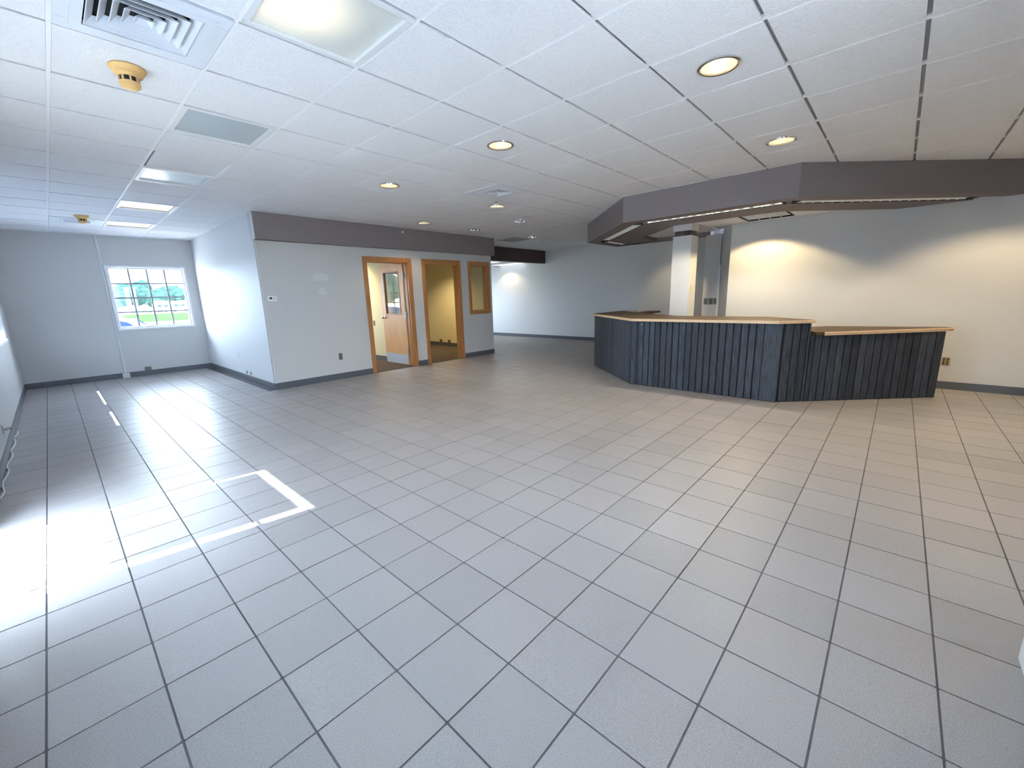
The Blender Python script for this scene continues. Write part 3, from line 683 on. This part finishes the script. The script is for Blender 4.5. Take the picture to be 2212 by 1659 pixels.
def edge_strip(a, b, z0, z1, t, parent, double):
    a, b = Vector(a), Vector(b); d = (b-a).normalized()
    if double:
        zm = (z0+z1)/2
        MB().seg(a, b, -t, 0.0003, zm+0.001, z1-0.001).build('edge_band', EDGE, parent); MB().seg(a, b, -t*0.6, 0.0003, z0, zm-0.001).build('edge_band', EDGE, parent)
    else: MB().seg(a, b, -t, 0.0003, z0, z1-0.001).build('edge_band', EDGE, parent)
ct = top_slab('countertop', 'brown topped high countertop with pale wood edging', TOPP, 0.9535, 0.990)
def outer(P, i, t, par, dbl, z0, z1):
    a, b = P[i], P[(i+1) % len(P)]
    # choose side so that the band lies outside: polygon is clockwise -> outside on the left
    edge_strip(b, a, z0, z1, t, par, dbl)
for i, dbl in ((0, True), (1, False), (2, False), (3, False), (4, False), (8, True)):
    outer(TOPP, i, 0.012, ct, dbl, 0.954, 0.990)
lb = thing('desk_counter', 'low angled end section of the dark blue plank counter', 'counter', (0,0,0))
e2 = [0.351, 0.406, 0.495, 0.586, 0.677, 0.766, 0.855, 0.944, 1.037, 1.126, 1.22, 1.309, 1.399, 1.489, 1.578, 1.667, 1.764, 1.855, 1.962]
planks(Q3, Q4, 0.0, 0.806, e2, lb)
d34 = (Vector(Q4)-Vector(Q3)).normalized(); n34 = Vector((-d34.y, d34.x))
s_ = Vector(Q3)+d34*0.352; e_ = Vector(Q4)-d34*0.002
MB().prism([tuple(s_), tuple(e_), tuple(e_+n34*0.06), tuple(s_+n34*0.06)], 0.0, 0.804).build('carcass', BLUED, lb)
MB().prism([(6.45,0.86),(6.9,0.40),(6.93,0.43),(6.48,0.89)], 0.0, 0.804).build('back_panel', BLUED, lb)
LOWP = [(6.02,0.63),(7.18,-0.515),(7.245,-0.46),(7.07,0.32),(6.98,0.68),(6.66,0.96),(6.30,0.80)]
LOWP = [(5.985,0.665),(7.18,-0.515),(7.245,-0.46),(7.07,0.32),(6.98,0.68),(6.72,0.90),(6.42,0.93)]
lt = top_slab('low_countertop', 'brown topped low countertop with rounded pale wood edging', LOWP, 0.8075, 0.848)
for i in (0, 1): 
    a, b = LOWP[i], LOWP[i+1]
    aa, bb = (Vector(a)+(Vector(b)-Vector(a)).normalized()*(0.10 if i == 0 else 0)), Vector(b)
    edge_strip(aa, bb, 0.8075, 0.848, 0.014, lt, True)
tag(MB().prism([(7.72,3.72),(7.80,4.02),(8.06,3.95),(7.98,3.65)], 0.9902, 0.9915).build('paper_sheet', PAPER), 'white paper sheet lying on the far counter wing', 'paper')
tag(MB().tube([(7.86,3.82,0.996),(7.93,3.91,0.998)], 0.0045, 8).build('pen', DARK), 'dark pen resting on the white paper sheet', 'pen')
tag(MB().box(5.7772, 5.7805, 2.713, 2.727, 0.903, 0.913).build('paper_scrap', PAPER), 'tiny white sticker on a blue plank near the counter corner', 'sticker')

# ------------------------------------------------------------------ ceiling fixtures
LIT_CONE = mat('lamp_lit_reflector', C(240, 232, 210), 0.35, 0.3)  # lamp glow put into the cream colour of lit cones
MIRR = mat('clear_reflector', C(225, 228, 230), 0.08, 1.0)
BULB = emission('warm_bulb', (1.0, 0.86, 0.62, 1), 3.0)
BULBOFF = mat('frosted_bulb', C(225, 222, 212), 0.4)
prof = [(0.100, 0.0), (0.098, 0.03), (0.088, 0.08), (0.070, 0.125), (0.058, 0.14)]
ringp = [(0.1205, -0.001), (0.1195, -0.006), (0.112, -0.009), (0.1005, -0.006), (0.0995, 0.004)]
tr_me = MB().lathe(ringp, 40).mesh('trim_ring', CHROME, True)
rg_me = MB().lathe(prof, 40, cap1=True).mesh('reflector', LIT_CONE, True); rm_me = MB().lathe(prof, 40, cap1=True).mesh('reflector', MIRR, True)
bprof = [(0.0, 0.045), (0.026, 0.05), (0.042, 0.07), (0.046, 0.095), (0.034, 0.125), (0.020, 0.139)]
bo_me = MB().lathe(bprof, 24).mesh('bulb', BULB, True); bf_me = MB().lathe(bprof, 24).mesh('bulb', BULBOFF, True)
def downlight(x, y, z, label, on, power=0.0, hide=False, angle=120):
    t = thing('downlight', label, 'downlight', (x, y, z), 0, 'recessed round ceiling downlights')
    share(tr_me, 'trim_ring', t); share(rg_me if on else rm_me, 'reflector', t); share(bo_me if on else bf_me, 'bulb', t)
    if on and power:
        l = bpy.data.lights.new('downlight_lamp', 'SPOT'); l.energy = power; l.color = (1.0, 0.78, 0.45); l.spot_size = math.radians(angle); l.spot_blend = 0.35; l.shadow_soft_size = 0.03
        o = bpy.data.objects.new('downlight_lamp', l); COL.objects.link(o); o.parent = t; o.location = (0, 0, 0.035)
    return t
DL = {(2,-2): ('large lit downlight nearest the camera at upper right', 1), (5,-2): ('lit downlight just left of the angled soffit corner', 1), (2,1): ('lit downlight in the middle of the ceiling', 1),
      (2,4): ('lit downlight left of the square ceiling vent', 1), (5,4): ('lit downlight directly below the square ceiling vent', 1), (5,7): ('lit downlight close to the taupe header band', 1),
      (7,5): ('unlit mirror downlight right of the lit one below the vent', 0), (7,7): ('unlit mirror downlight above the small office window', 0), (10,7): ('farthest unlit downlight beside the return grille', 0),
      (8,-5): ('downlight beside the right wall out of view', 1), (5,-5): ('downlight behind the right edge of the view', 1), (2,-5): ('downlight behind the camera', 1)}
for (i, j), (lab, on) in DL.items():
    x, y = GX+(i+0.5)*GS, GY+(j+0.5)*GS
    downlight(x, y, ZC, lab, on, 15.0 if (i, j) != (8,-5) else 72.0)
# shallow lit downlights of the lowered ceilings: they wash the walls
puck_me = MB().lathe([(0.115, 0.0), (0.112, -0.012), (0.095, -0.014), (0.090, -0.008)], 36).mesh('trim_ring', CHROME, True)
plens_me = MB().lathe([(0.0, -0.0075), (0.05, -0.0078), (0.091, -0.008)], 36).mesh('lens', BULB, True)
def washer(x, y, z, label, power, angle, blend=0.35):
    t = thing('wall_washer', label, 'downlight', (x, y, z), 0, 'shallow lit downlights close to the walls')
    share(puck_me, 'trim_ring', t); share(plens_me, 'lens', t)
    l = bpy.data.lights.new('washer_lamp', 'SPOT'); l.energy = power; l.color = (1.0, 0.78, 0.45); l.spot_size = math.radians(angle); l.spot_blend = blend; l.shadow_soft_size = 0.03
    o = bpy.data.objects.new('washer_lamp', l); COL.objects.link(o); o.parent = t; o.location = (0, 0, -0.02)
    return t
washer(10.25, 9.72, 2.3745, 'lit downlight against the back wall inside the passage', 15, 130, 0.4)
washer(10.05, 4.30, ZC-0.0005, 'lit downlight near the back wall behind the column', 22, 96, 0.8)
washer(6.55, 8.95, 2.4495, 'lit downlight inside the second office', 80, 136, 0.7)
washer(4.55, 9.3, 2.4495, 'lit downlight inside the first office', 80, 132, 0.7)

def lens_mat(name, col, base, spots, s):
    """diffuser lens with lamp hot spots painted into its emission at local points"""
    m = bpy.data.materials.new(name); m.use_nodes = True; n = m.node_tree; b = n.nodes['Principled BSDF']
    b.inputs['Base Color'].default_value = (s, s, s*0.95, 1); b.inputs['Roughness'].default_value = 0.35
    tc = n.nodes.new('ShaderNodeTexCoord'); acc = None
    for (x, y, rad, k) in spots:  # each hot spot is painted glow, with no lamp behind
        d = n.nodes.new('ShaderNodeVectorMath'); d.operation = 'DISTANCE'; d.inputs[1].default_value = (x, y, 0.02); n.links.new(tc.outputs['Object'], d.inputs[0])
        mr = n.nodes.new('ShaderNodeMapRange'); mr.interpolation_type = 'SMOOTHSTEP'; mr.inputs[1].default_value = 0; mr.inputs[2].default_value = rad; mr.inputs[3].default_value = k; mr.inputs[4].default_value = 0
        n.links.new(d.outputs['Value'], mr.inputs[0])
        if acc is None: acc = mr.outputs[0]
        else:
            ad = n.nodes.new('ShaderNodeMath'); ad.operation = 'ADD'; n.links.new(acc, ad.inputs[0]); n.links.new(mr.outputs[0], ad.inputs[1]); acc = ad.outputs[0]
    ad = n.nodes.new('ShaderNodeMath'); ad.operation = 'ADD'; ad.inputs[1].default_value = base
    n.links.new(acc, ad.inputs[0])
    b.inputs['Emission Color'].default_value = col; n.links.new(ad.outputs[0], b.inputs['Emission Strength'])
    return m
LENS_OFF = mat('grey_prismatic_lens', C(176, 184, 190), 0.3, bump=0.1, bscale=160)
LENS_A = lens_mat('half_lit_lens', (1.0, 0.86, 0.52, 1), 0.0, [(-0.147, 0.0, 0.36, 0.45), (-0.147, 0.0, 0.13, 2.0)], 0.72)
LENS_B = lens_mat('warm_lit_lens', (1.0, 0.80, 0.38, 1), 0.21, [(-0.12, 0.0, 0.2, 0.22), (0.10, 0.0, 0.2, 0.22)], 0.3)
def troffer(cell, label, lens):
    x, y = GX+(cell[0]+0.5)*GS, GY+(cell[1]+0.5)*GS
    t = thing('panel_light', label, 'panel light', (x, y, ZC), 0, 'square panel lights in the left ceiling row')
    a, b = 0.297, 0.262
    MB().box(-a, a, -a, -b, -0.003, 0.03).box(-a, a, b, a, -0.003, 0.03).box(-a, -b, -b, b, -0.003, 0.03).box(b, a, -b, b, -0.003, 0.03).build('frame', WHITEP, t, bevel=0.003)
    MB().box(-b-0.002, b+0.002, -b-0.002, b+0.002, 0.012, 0.02).build('lens', lens, t)
    MB().box(-a, a, -a, a, 0.10, 0.105).box(-a, -a+.004, -a, a, 0.03, 0.10).box(a-.004, a, -a, a, 0.03, 0.10).box(-a, a, -a, -a+.004, .03, .10).box(-a, a, a-.004, a, .03, .10).build('housing', WHITEP, t)
    return t
troffer((-1,0), 'large panel light at top with one glowing warm side', LENS_A)
troffer((-1,3), 'unlit grey panel light beside the tan smoke detector', LENS_OFF)
troffer((-1,6), 'unlit pale panel light next to the displaced ceiling tile', mat('pale_prismatic_lens', C(200, 210, 220), 0.3))
troffer((-1,9), 'lit yellow panel light nearer the camera of the two lit ones', LENS_B)
troffer((-1,12), 'lit yellow panel light nearest the gridded window', LENS_B)

DIFFM = mat('white_enamel_diffuser', C(226, 230, 238), 0.4)
def diffuser(cell, label, core=0.2, frame=True):
    x, y = GX+(cell[0]+0.5)*GS, GY+(cell[1]+0.5)*GS
    t = thing('air_vent', label, 'air vent', (x, y, ZC), 0, 'square ceiling air diffusers')
    a = 0.297; c = core
    MB().box(-a, a, -a, -c, -0.004, 0.012).box(-a, a, c, a, -0.004, 0.012).box(-a, -c, -c, c, -0.004, 0.012).box(c, a, -c, c, -0.004, 0.012).build('face_panel', DIFFM, t, bevel=0.002)
    e = c+0.045
    MB().box(-e, e, -e, -c-.002, -0.009, -0.0041).box(-e, e, c+.002, e, -0.009, -0.0041).box(-e, -c-.002, -c-.002, c+.002, -0.009, -0.0041).box(c+.002, e, -c-.002, c+.002, -0.009, -0.0041).build('collar', DIFFM, t)
    MB().box(-c-.01, c+.01, -c-.01, c+.01, 0.045, 0.048).box(-c-.01, -c-.004, -c, c, 0.013, 0.045).box(c+.004, c+.01, -c, c, 0.013, 0.045).box(-c, c, -c-.01, -c-.004, 0.013, 0.045).box(-c, c, c+.004, c+.01, 0.013, 0.045).build('duct_box', DARK, t)
    n = 5; st = c/n
    for k in range(n):
        r0 = c-0.004-k*st; r1 = r0-st*0.86; 
        if k == n-1: r1 = 0.004
        z0, z1 = -0.006, 0.028
        # sloped louvre ring: low at the outside edge, rising inwards
        vs = []
        for r, z in ((r0, z0), (r0-0.004, z0), (max(r1, 0.003), z1), (max(r1, 0.003)+0.004, z1)):
            vs += [(-r,-r,z),(r,-r,z),(r,r,z),(-r,r,z)]
        fs = []
        for q in range(4):
            for m_ in range(4):
                fs.append((m_*4+q, m_*4+(q+1)%4, ((m_+1)%4)*4+(q+1)%4, ((m_+1)%4)*4+q))
        MB().add(vs, fs).build('louvre', DIFFM, t)
    return t
diffuser((-2,1), 'large white square air diffuser at the top left', 0.20)
diffuser((-2,12), 'small far air diffuser next to the distant smoke detector', 0.14)
diffuser((4,3), 'square air diffuser in the middle of the ceiling', 0.14)
t = thing('return_grille', 'grey return air grille above the passage header', 'air vent', (GX+10.5*GS, GY+8.5*GS, ZC))
MB().box(-.297,.297,-.297,-.2,-.004,.012).box(-.297,.297,.2,.297,-.004,.012).box(-.297,-.2,-.2,.2,-.004,.012).box(.2,.297,-.2,.2,-.004,.012).build('frame', mat('grille_grey', C(150,150,150), .5), t)
for k in range(12): MB().box(-.2, .2, -.196+k*.0333, -.176+k*.0333, 0.0, .008).build('slat', MATS['grille_grey'], t)
MB().box(-.2,.2,-.2,.2,.02,.024).build('backing', DARK, t)

def smoke(x, y, label):
    t = thing('smoke_detector', label, 'smoke detector', (x, y, ZC), 0, 'tan ceiling smoke detectors')
    MB().lathe([(0.0,0.0),(0.082,-0.0005),(0.084,-0.008),(0.074,-0.022),(0.066,-0.026),(0.064,-0.038),(0.050,-0.046),(0.046,-0.05)], 40).build('base', TAN, t, smooth=True)
    MB().lathe([(0.040,-0.048),(0.040,-0.074)], 32).build('sensor_core', DARK, t)
    for k in range(8):
        a = 2*math.pi*k/8; o = MB().box(-.004,.004,-.004,.004,-.074,-.048).build('rib', TAN, t)
        o.location = (0.043*math.cos(a), 0.043*math.sin(a), 0); o.rotation_euler = (0,0,a+math.pi/2)
    MB().lathe([(0.048,-0.074),(0.049,-0.080),(0.046,-0.096),(0.036,-0.104),(0.0,-0.106)], 32, cap0=False).lathe([(0.0,-0.0745),(0.048,-0.074)], 32).build('cap', TAN, t, smooth=True)
    return t
smoke(0.537, 3.375, 'tan smoke detector close to the camera below the big diffuser')
smoke(0.567, 8.93, 'distant tan smoke detector near the gridded window')
t = thing('sprinkler_head', 'small chrome sprinkler head beside the middle air diffuser', 'sprinkler', (4.56, 4.40, ZC-0.0005))
MB().lathe([(0,0),(0.022,-0.001),(0.022,-0.006),(0.008,-0.009),(0.007,-0.03),(0.0,-0.03)], 20).build('escutcheon', CHROME, t, smooth=True)
MB().tube([(-.012,0,-.028),(-.014,0,-.05),(0,0,-.062),(.014,0,-.05),(.012,0,-.028)], 0.003, 8).build('yoke', CHROME, t)
MB().lathe([(0,-.062),(.016,-.064),(.016,-.066),(0,-.067)], 16).build('deflector', CHROME, t)
t = thing('louvred_panel_light', 'bright square louvred light inside the soffit ring', 'panel light', (7.31, 1.585, ZRING))
MB().box(-.303,.303,-.303,-.285,-.004,.06).box(-.303,.303,.285,.303,-.004,.06).box(-.303,-.285,-.285,.285,-.004,.06).box(.285,.303,-.285,.285,-.004,.06).build('frame', DARK, t)
MB().box(-.285,.285,-.285,.285,.075,.08).build('tube_tray', emission('louvre_glow', (0.95,0.98,1,1), 4.0), t)
for k in range(1, 4): MB().box(-.285,.285,-.285+k*.1425-.006,-.285+k*.1425+.006,0.0,.05).build('louvre_blade', LOUV, t)
for k in range(1, 6): MB().box(-.285+k*.095-.005,-.285+k*.095+.005,-.285,.285,0.001,.048).build('louvre_blade', LOUV, t)
l = bpy.data.lights.new('louvre_lamp', 'SPOT'); l.energy = 42; l.color = (1.0, 0.77, 0.40); l.spot_size = math.radians(130); l.spot_blend = 0.22; l.shadow_soft_size = 0.03
o = bpy.data.objects.new('louvre_lamp', l); COL.objects.link(o); o.parent = t; o.location = (-0.10, 0.045, -0.008)
for k, (a, b) in enumerate(((3, 1), (5, 1))):
    t = thing('passage_panel_light', 'bright fluorescent panel in the passage ceiling %s' % ('away from the back wall' if k == 0 else 'next to the back wall'), 'panel light', (XE+0.02+a*0.57+0.28, 8.38+2*0.61, 2.375), 0, 'fluorescent panels in the passage ceiling')
    MB().box(-.275,.275,-.6,-.585,-.004,.02).box(-.275,.275,.585,.6,-.004,.02).box(-.275,-.26,-.585,.585,-.004,.02).box(.26,.275,-.585,.585,-.004,.02).build('frame', WHITEP, t)
    MB().box(-.26,.26,-.585,.585,.004,.008).build('lens', emission('passage_lens', (0.92,0.97,1,1), 0.75), t)

# ------------------------------------------------------------------ wall things
def plate(name, label, cat, loc, rotz, w_, h_, m, slots='duplex', grp='electrical wall plates', dark=DARK):
    """plate in local XZ plane facing -Y"""
    t = thing(name, label, cat, loc, rotz, grp)
    MB().box(-w_/2, w_/2, -0.006, -0.0004, -h_/2, h_/2).build('cover_plate', m, t, bevel=0.002)
    if slots == 'duplex':
        for z in (-0.02, 0.02):
            o = MB().box(-.017,.017,-.0085,-.0061,z-.014,z+.014).build('receptacle', m, t, bevel=0.001)
            MB().box(-.008,-.005,-.0092,-.0086,z-.004,z+.006).box(.005,.008,-.0092,-.0086,z-.004,z+.006).build('slot', dark, o)
    elif slots == 'switch':
        MB().box(-.006,.006,-.014,-.0061,-.012,.012).build('toggle', m, t)
    elif slots == 'rocker':
        MB().box(-.017,.017,-.009,-.0061,-.033,.033).build('rocker', m, t)
        MB().box(-.017,.017,-.0096,-.0091,-.002,.002).build('seam', dark, t)
    elif slots == 'quad':
        for z in (-0.03, 0.0, 0.03):
            for x in (-.017, .017): MB().box(x-.009,x+.009,-.0085,-.0061,z-.009,z+.009).build('port', dark, t)
    return t
RZX = -math.pi/2       # faces -X
plate('wall_outlet', 'dark grey outlet low on the office wall left of the open door', 'outlet', (3.372, YD, 0.398), 0, 0.066, 0.118, GREYP)
for k, (y, nm) in enumerate(((2.674, 'leftmost'), (2.586, 'middle'), (2.505, 'rightmost'))):
    plate('wall_switch_plate', '%s of the three grey switch plates behind the column' % nm, 'switch', (XH, y, 1.158), RZX, 0.070, 0.112, GREYP, 'rocker')
plate('light_switch', 'ivory switch on the yellow lit side of the column', 'switch', (7.10, 2.515, 1.40), 0, 0.070, 0.10, IVORY, 'switch')
plate('network_jack', 'tan jack plate on the right wall past the low counter', 'jack', (XR, -0.545, 0.366), RZX, 0.075, 0.105, mat('tan_plate', C(168, 148, 106), .5), 'quad')
sa = math.atan2(2.445-2.16, XH-XR)
plate('blank_plate', 'white blank plate on the shaded angled wall', 'plate', (XR+0.13, 2.16+0.13*math.tan(sa), 1.316), sa, 0.09, 0.07, WHITEP, None)
plate('wall_outlet', 'dark grey plate at the base below the gridded window', 'outlet', (1.170, YF, 0.155-0.02), 0, 0.105, 0.075, GREYP, None)
plate('wall_plate', 'ivory plate at the base below the gridded window', 'plate', (1.307, YF, 0.137), 0, 0.12, 0.075, mat('pale_ivory', C(206,206,196), .5), None)
plate('wall_outlet', 'small pale jack on the bright return wall farther from its corner', 'jack', (XN, 8.62, 0.148), RZX, 0.06, 0.06, GREYP, None)
plate('wall_outlet', 'small pale jack on the bright return wall nearer its corner', 'jack', (XN, 8.40, 0.148), RZX, 0.06, 0.06, GREYP, None)
plate('wall_plate', 'white painted plate on the bright return wall', 'plate', (XN, 8.99, 0.42), RZX, 0.07, 0.115, PAINTW, None)
plate('wall_outlet', 'small brown outlet on the cream wall behind the open door', 'outlet', (5.03, 8.905, 0.84), RZX, 0.07, 0.115, mat('brown_plate', C(120,92,66), .5))
for k, (y, nm) in enumerate(((9.80, 'left'), (9.42, 'right'))):
    plate('wall_outlet', '%s brown plate above the base in the empty office' % nm, 'outlet', (7.62-0.001, y, 0.13), RZX, 0.12, 0.10, MATS['brown_plate'], None)
# thermostat
t = thing('thermostat', 'white digital thermostat on the office wall near its corner', 'thermostat', (2.387, YD, 1.432))
MB().box(-.066,.066,-.026,-.0004,-.046,.046).build('body', WHITEP, t, bevel=0.006)
MB().box(-.042,-.006,-.0275,-.0262,-.008,.020).build('display', DARK, t)
for z in (-.008, .014): MB().box(.026,.036,-.0285,-.0262,z-.005,z+.005).build('button', GREYP, t)
# emergency sensor disc on the band
tag(MB().lathe([(0,-.012),(.022,-.012),(.026,-.006),(.026,-.0004)], 24, cap0=True).build('sensor_disc', WHITEP, smooth=True), 'small white round sensor on the taupe header band', 'sensor')
o = bpy.data.objects['sensor_disc']; o.rotation_euler = (math.radians(-90), 0, 0); o.location = (4.80, YD-0.1005, 2.612)
# raceways
t = thing('cable_raceway', 'white cable raceway running down the far wall beside the window', 'raceway', (0.825, YF, 0))
MB().box(-.014,.014,-.012,-.0005,.10,ZC-0.003).build('channel', PAINTW, t)
MB().box(-.055,.055,-.05,-.0125,.0,.095).build('junction_box', mat('box_ivory', C(214,214,208), .5), t, bevel=0.003)
t = thing('corner_raceway', 'white raceway post in the corner by the grey switch plates', 'raceway', (XH-0.012, 2.462, 0))
MB().box(-.014,.010,-.014,.016,.0,1.80).build('channel', PAINTW, t)
MB().tube([(0,0,1.80),(0.004,0,2.1),(0.006,0,ZRING-0.002)], .004, 8).build('cable', DARK, t)
# small fitting low on the side wall
t = thing('hose_fitting', 'small chrome fitting low on the side wall at the left edge', 'fitting', (XL, 6.34, 0.235))
MB().box(0.0004,.006,-.03,.03,-.04,.04).build('back_plate', STEEL, t)
MB().tube([(.006,0,0),(.05,0,0),(.06,0,-.012)], .013, 12).build('spout', CHROME, t)

# ------------------------------------------------------------------ outside
ASPH = mat('sunlit_concrete', C(205, 203, 198), 0.9, var=0.08, vscale=0.3)
LAWN = mat('lawn', C(32, 46, 26), 0.95, var=0.2, vscale=0.5, spec=0.0)
LEAF = mat('tree_leaf', C(30, 46, 42), 0.9, var=0.4, vscale=0.8, spec=0.0)
BARK = mat('tree_bark', C(90, 76, 62), 0.9)
CARW = mat('white_car_paint', C(235, 236, 238), 0.15)
CARG = mat('car_glass', C(20, 34, 60), 0.3, spec=0.1)
RVW = mat('white_fibreglass', C(238, 238, 238), 0.35)
TYRE = mat('tyre_rubber', C(28, 28, 30), 0.8)
g = struct('ground', MB().box(-260, 260, YF+0.21, 420, -0.5, -0.35).box(-260, XL-0.21, -260, YF+0.21, -0.5, -0.35).box(XL-0.21, 260, -260, YFRONT-0.21, -0.5, -0.35).box(XL-.21, 2.1, YFRONT-0.21, YFR-0.13, -0.5, -0.35), ASPH, 'pale concrete lot outside the windows', 'ground')
struct('lawn', MB().box(-60, 120, 62, 128, -0.35, -0.32), LAWN, 'green lawn beyond the parking lot', 'lawn')
# white car seen through the far window; it faces -X, tail at X = 2.0
c = thing('car', 'white car parked outside the gridded window', 'car', (0.0, 15.9, -0.35))
side = [(-2.35,.32),(-2.42,.55),(-2.3,.78),(-1.35,.95),(-.65,1.42),(.2,1.52),(1.1,1.49),(1.62,1.36),(1.95,1.12),(2.0,.75),(1.95,.35)]
def extr(P, y0, y1): 
    n = len(P); return MB().add([(x,y0,z) for x,z in P]+[(x,y1,z) for x,z in P], [tuple(range(n)), tuple(range(2*n-1,n-1,-1))]+[(i,(i+1)%n,(i+1)%n+n,i+n) for i in range(n)])
extr(side, 0, 1.78).build('body', CARW, c, bevel=0.05)
extr([(-.85,1.02),(-.45,1.36),(.2,1.43),(.25,1.02)], -.006, .02).build('side_window', CARG, c)
extr([(.33,1.02),(.3,1.43),(1.1,1.41),(1.45,1.30),(1.6,1.17),(1.5,1.05)], -.006, .02).build('side_window', CARG, c)
extr([(1.66,1.33),(1.94,1.12),(1.95,1.16),(1.68,1.38)], .2, 1.55).build('rear_window', CARG, c)
extr([(1.78,.98),(1.99,.95),(2.0,1.02),(1.82,1.06)], -.008, .2).build('tail_lamp', mat('tail_lamp_red', C(200,60,70), .3), c)
for x in (-1.45, 1.25):
    w0 = MB().lathe([(0,-.11),(.2,-.11),(.32,-.10),(.33,0),(.32,.10),(.2,.11),(0,.11)], 24)
    for y in (.10, 1.68):
        o = w0.build('wheel', TYRE, c, smooth=True); o.rotation_euler = (math.radians(90),0,0); o.location = (x, y, .33)
def rv(x, y, L, label, roof):
    t = thing('camper', label, 'camper', (x, y, -0.35), 0, 'campers parked across the lawn')
    extr([(0,.5),(0,2.4),(.5,3.1) if roof else (.2,3.0),(L-.3,3.1),(L,2.7),(L,.5)], 0, 2.4).build('body', RVW, t)
    for k in range(2): MB().box(.8+k*1.5, 1.7+k*1.5, -.02, .0, 1.4, 2.1).build('side_window', CARG, t)
    MB().box(.1, L-.1, .1, 2.3, .3, .5).build('chassis', TYRE, t)
    w0 = MB().lathe([(0,-.12),(.38,-.1),(.4,0),(.38,.1),(0,.12)], 16)
    for xx in (.8, L-.9):
        o = w0.build('wheel', TYRE, t); o.rotation_euler = (math.radians(90),0,0); o.location = (xx, .15, .4)
rv(19.6, 150, 3.4, 'white camper parked at the middle of the window view', True)
rv(23.3, 150, 4.2, 'long white camper parked at the right of the window view', False)
bt = thing('pontoon_boat', 'low white boat on a trailer at the left of the window view', 'boat', (12.2, 148, -0.35))
extr([(0,.5),(.3,1.5),(1.4,1.9),(3.2,1.6),(3.4,.6)], 0, 2).build('hull', RVW, bt); MB().box(.1,3.1,.2,1.8,.2,.5).build('trailer', TYRE, bt); extr([(.9,1.9),(1.1,2.4),(1.9,2.4),(2.2,1.8)], .3, 1.7).build('windscreen', CARG, bt)
tk = thing('parked_truck', 'small teal truck between boats and campers outside', 'truck', (15.9, 149, -0.35))
extr([(0,.5),(0,1.2),(.9,1.3),(1.3,1.9),(2.2,1.9),(2.5,1.1),(3.2,1.0),(3.2,.5)], 0, 1.8).build('body', mat('teal_paint', C(70,150,160), .3), tk); MB().box(.3,2.9,.1,1.7,.2,.5).build('chassis', TYRE, tk)
def crown(r, seed):
    bm = bmesh.new(); rd = random.Random(seed)
    for k in range(9):
        m_ = Matrix.Translation((rd.uniform(-.6,.6)*r, rd.uniform(-.5,.5)*r, rd.uniform(-.45,.5)*r)) @ Matrix.Scale(rd.uniform(.45,.75)*r, 4)
        bmesh.ops.create_icosphere(bm, subdivisions=2, radius=1.0, matrix=m_)
    for v in bm.verts: v.co += Vector((rd.uniform(-1,1), rd.uniform(-1,1), rd.uniform(-1,1)))*0.07*r
    me = bpy.data.meshes.new('crown'); bm.to_mesh(me); bm.free(); me.materials.append(LEAF); return me
CR = [crown(1.0, s) for s in range(3)]
TR = MB().lathe([(.06,0),(.045,.5),(.03,1.0)], 10).mesh('trunk', BARK)
def tree(x, y, h, r, k, label, group):
    t = thing('tree', label, 'tree', (x, y, -0.35), random.uniform(0,6), group)
    a = share(CR[k%3], 'crown', t, (0,0,h-r*0.95)); a.scale = (r, r, r*1.05)
    b = share(TR, 'trunk', t); b.scale = (h*.5, h*.5, h*.75)
k = 0
for row, (y0, hh, rr) in enumerate(((168, 6.6, 3.3), (178, 7.6, 3.4), (188, 8.6, 3.6), (199, 9.6, 3.8), (210, 10.8, 4.2))):
    x = 7.0+(row*3.4) % 8.0
    while x < 44:
        hs = hh*(1.0 if x < 24 else 0.85)*random.uniform(0.94, 1.05)
        tree(x, y0+random.uniform(-0.6, 0.6), hs, rr, k, 'leafy green tree in the distant tree line outside the window', 'trees in the distant tree line')
        x += 2.42*rr*random.uniform(1.0, 1.06); k += 1
tree(-17.8, 44, 4.7, 1.8, 1, 'green tree outside the first office window', None)
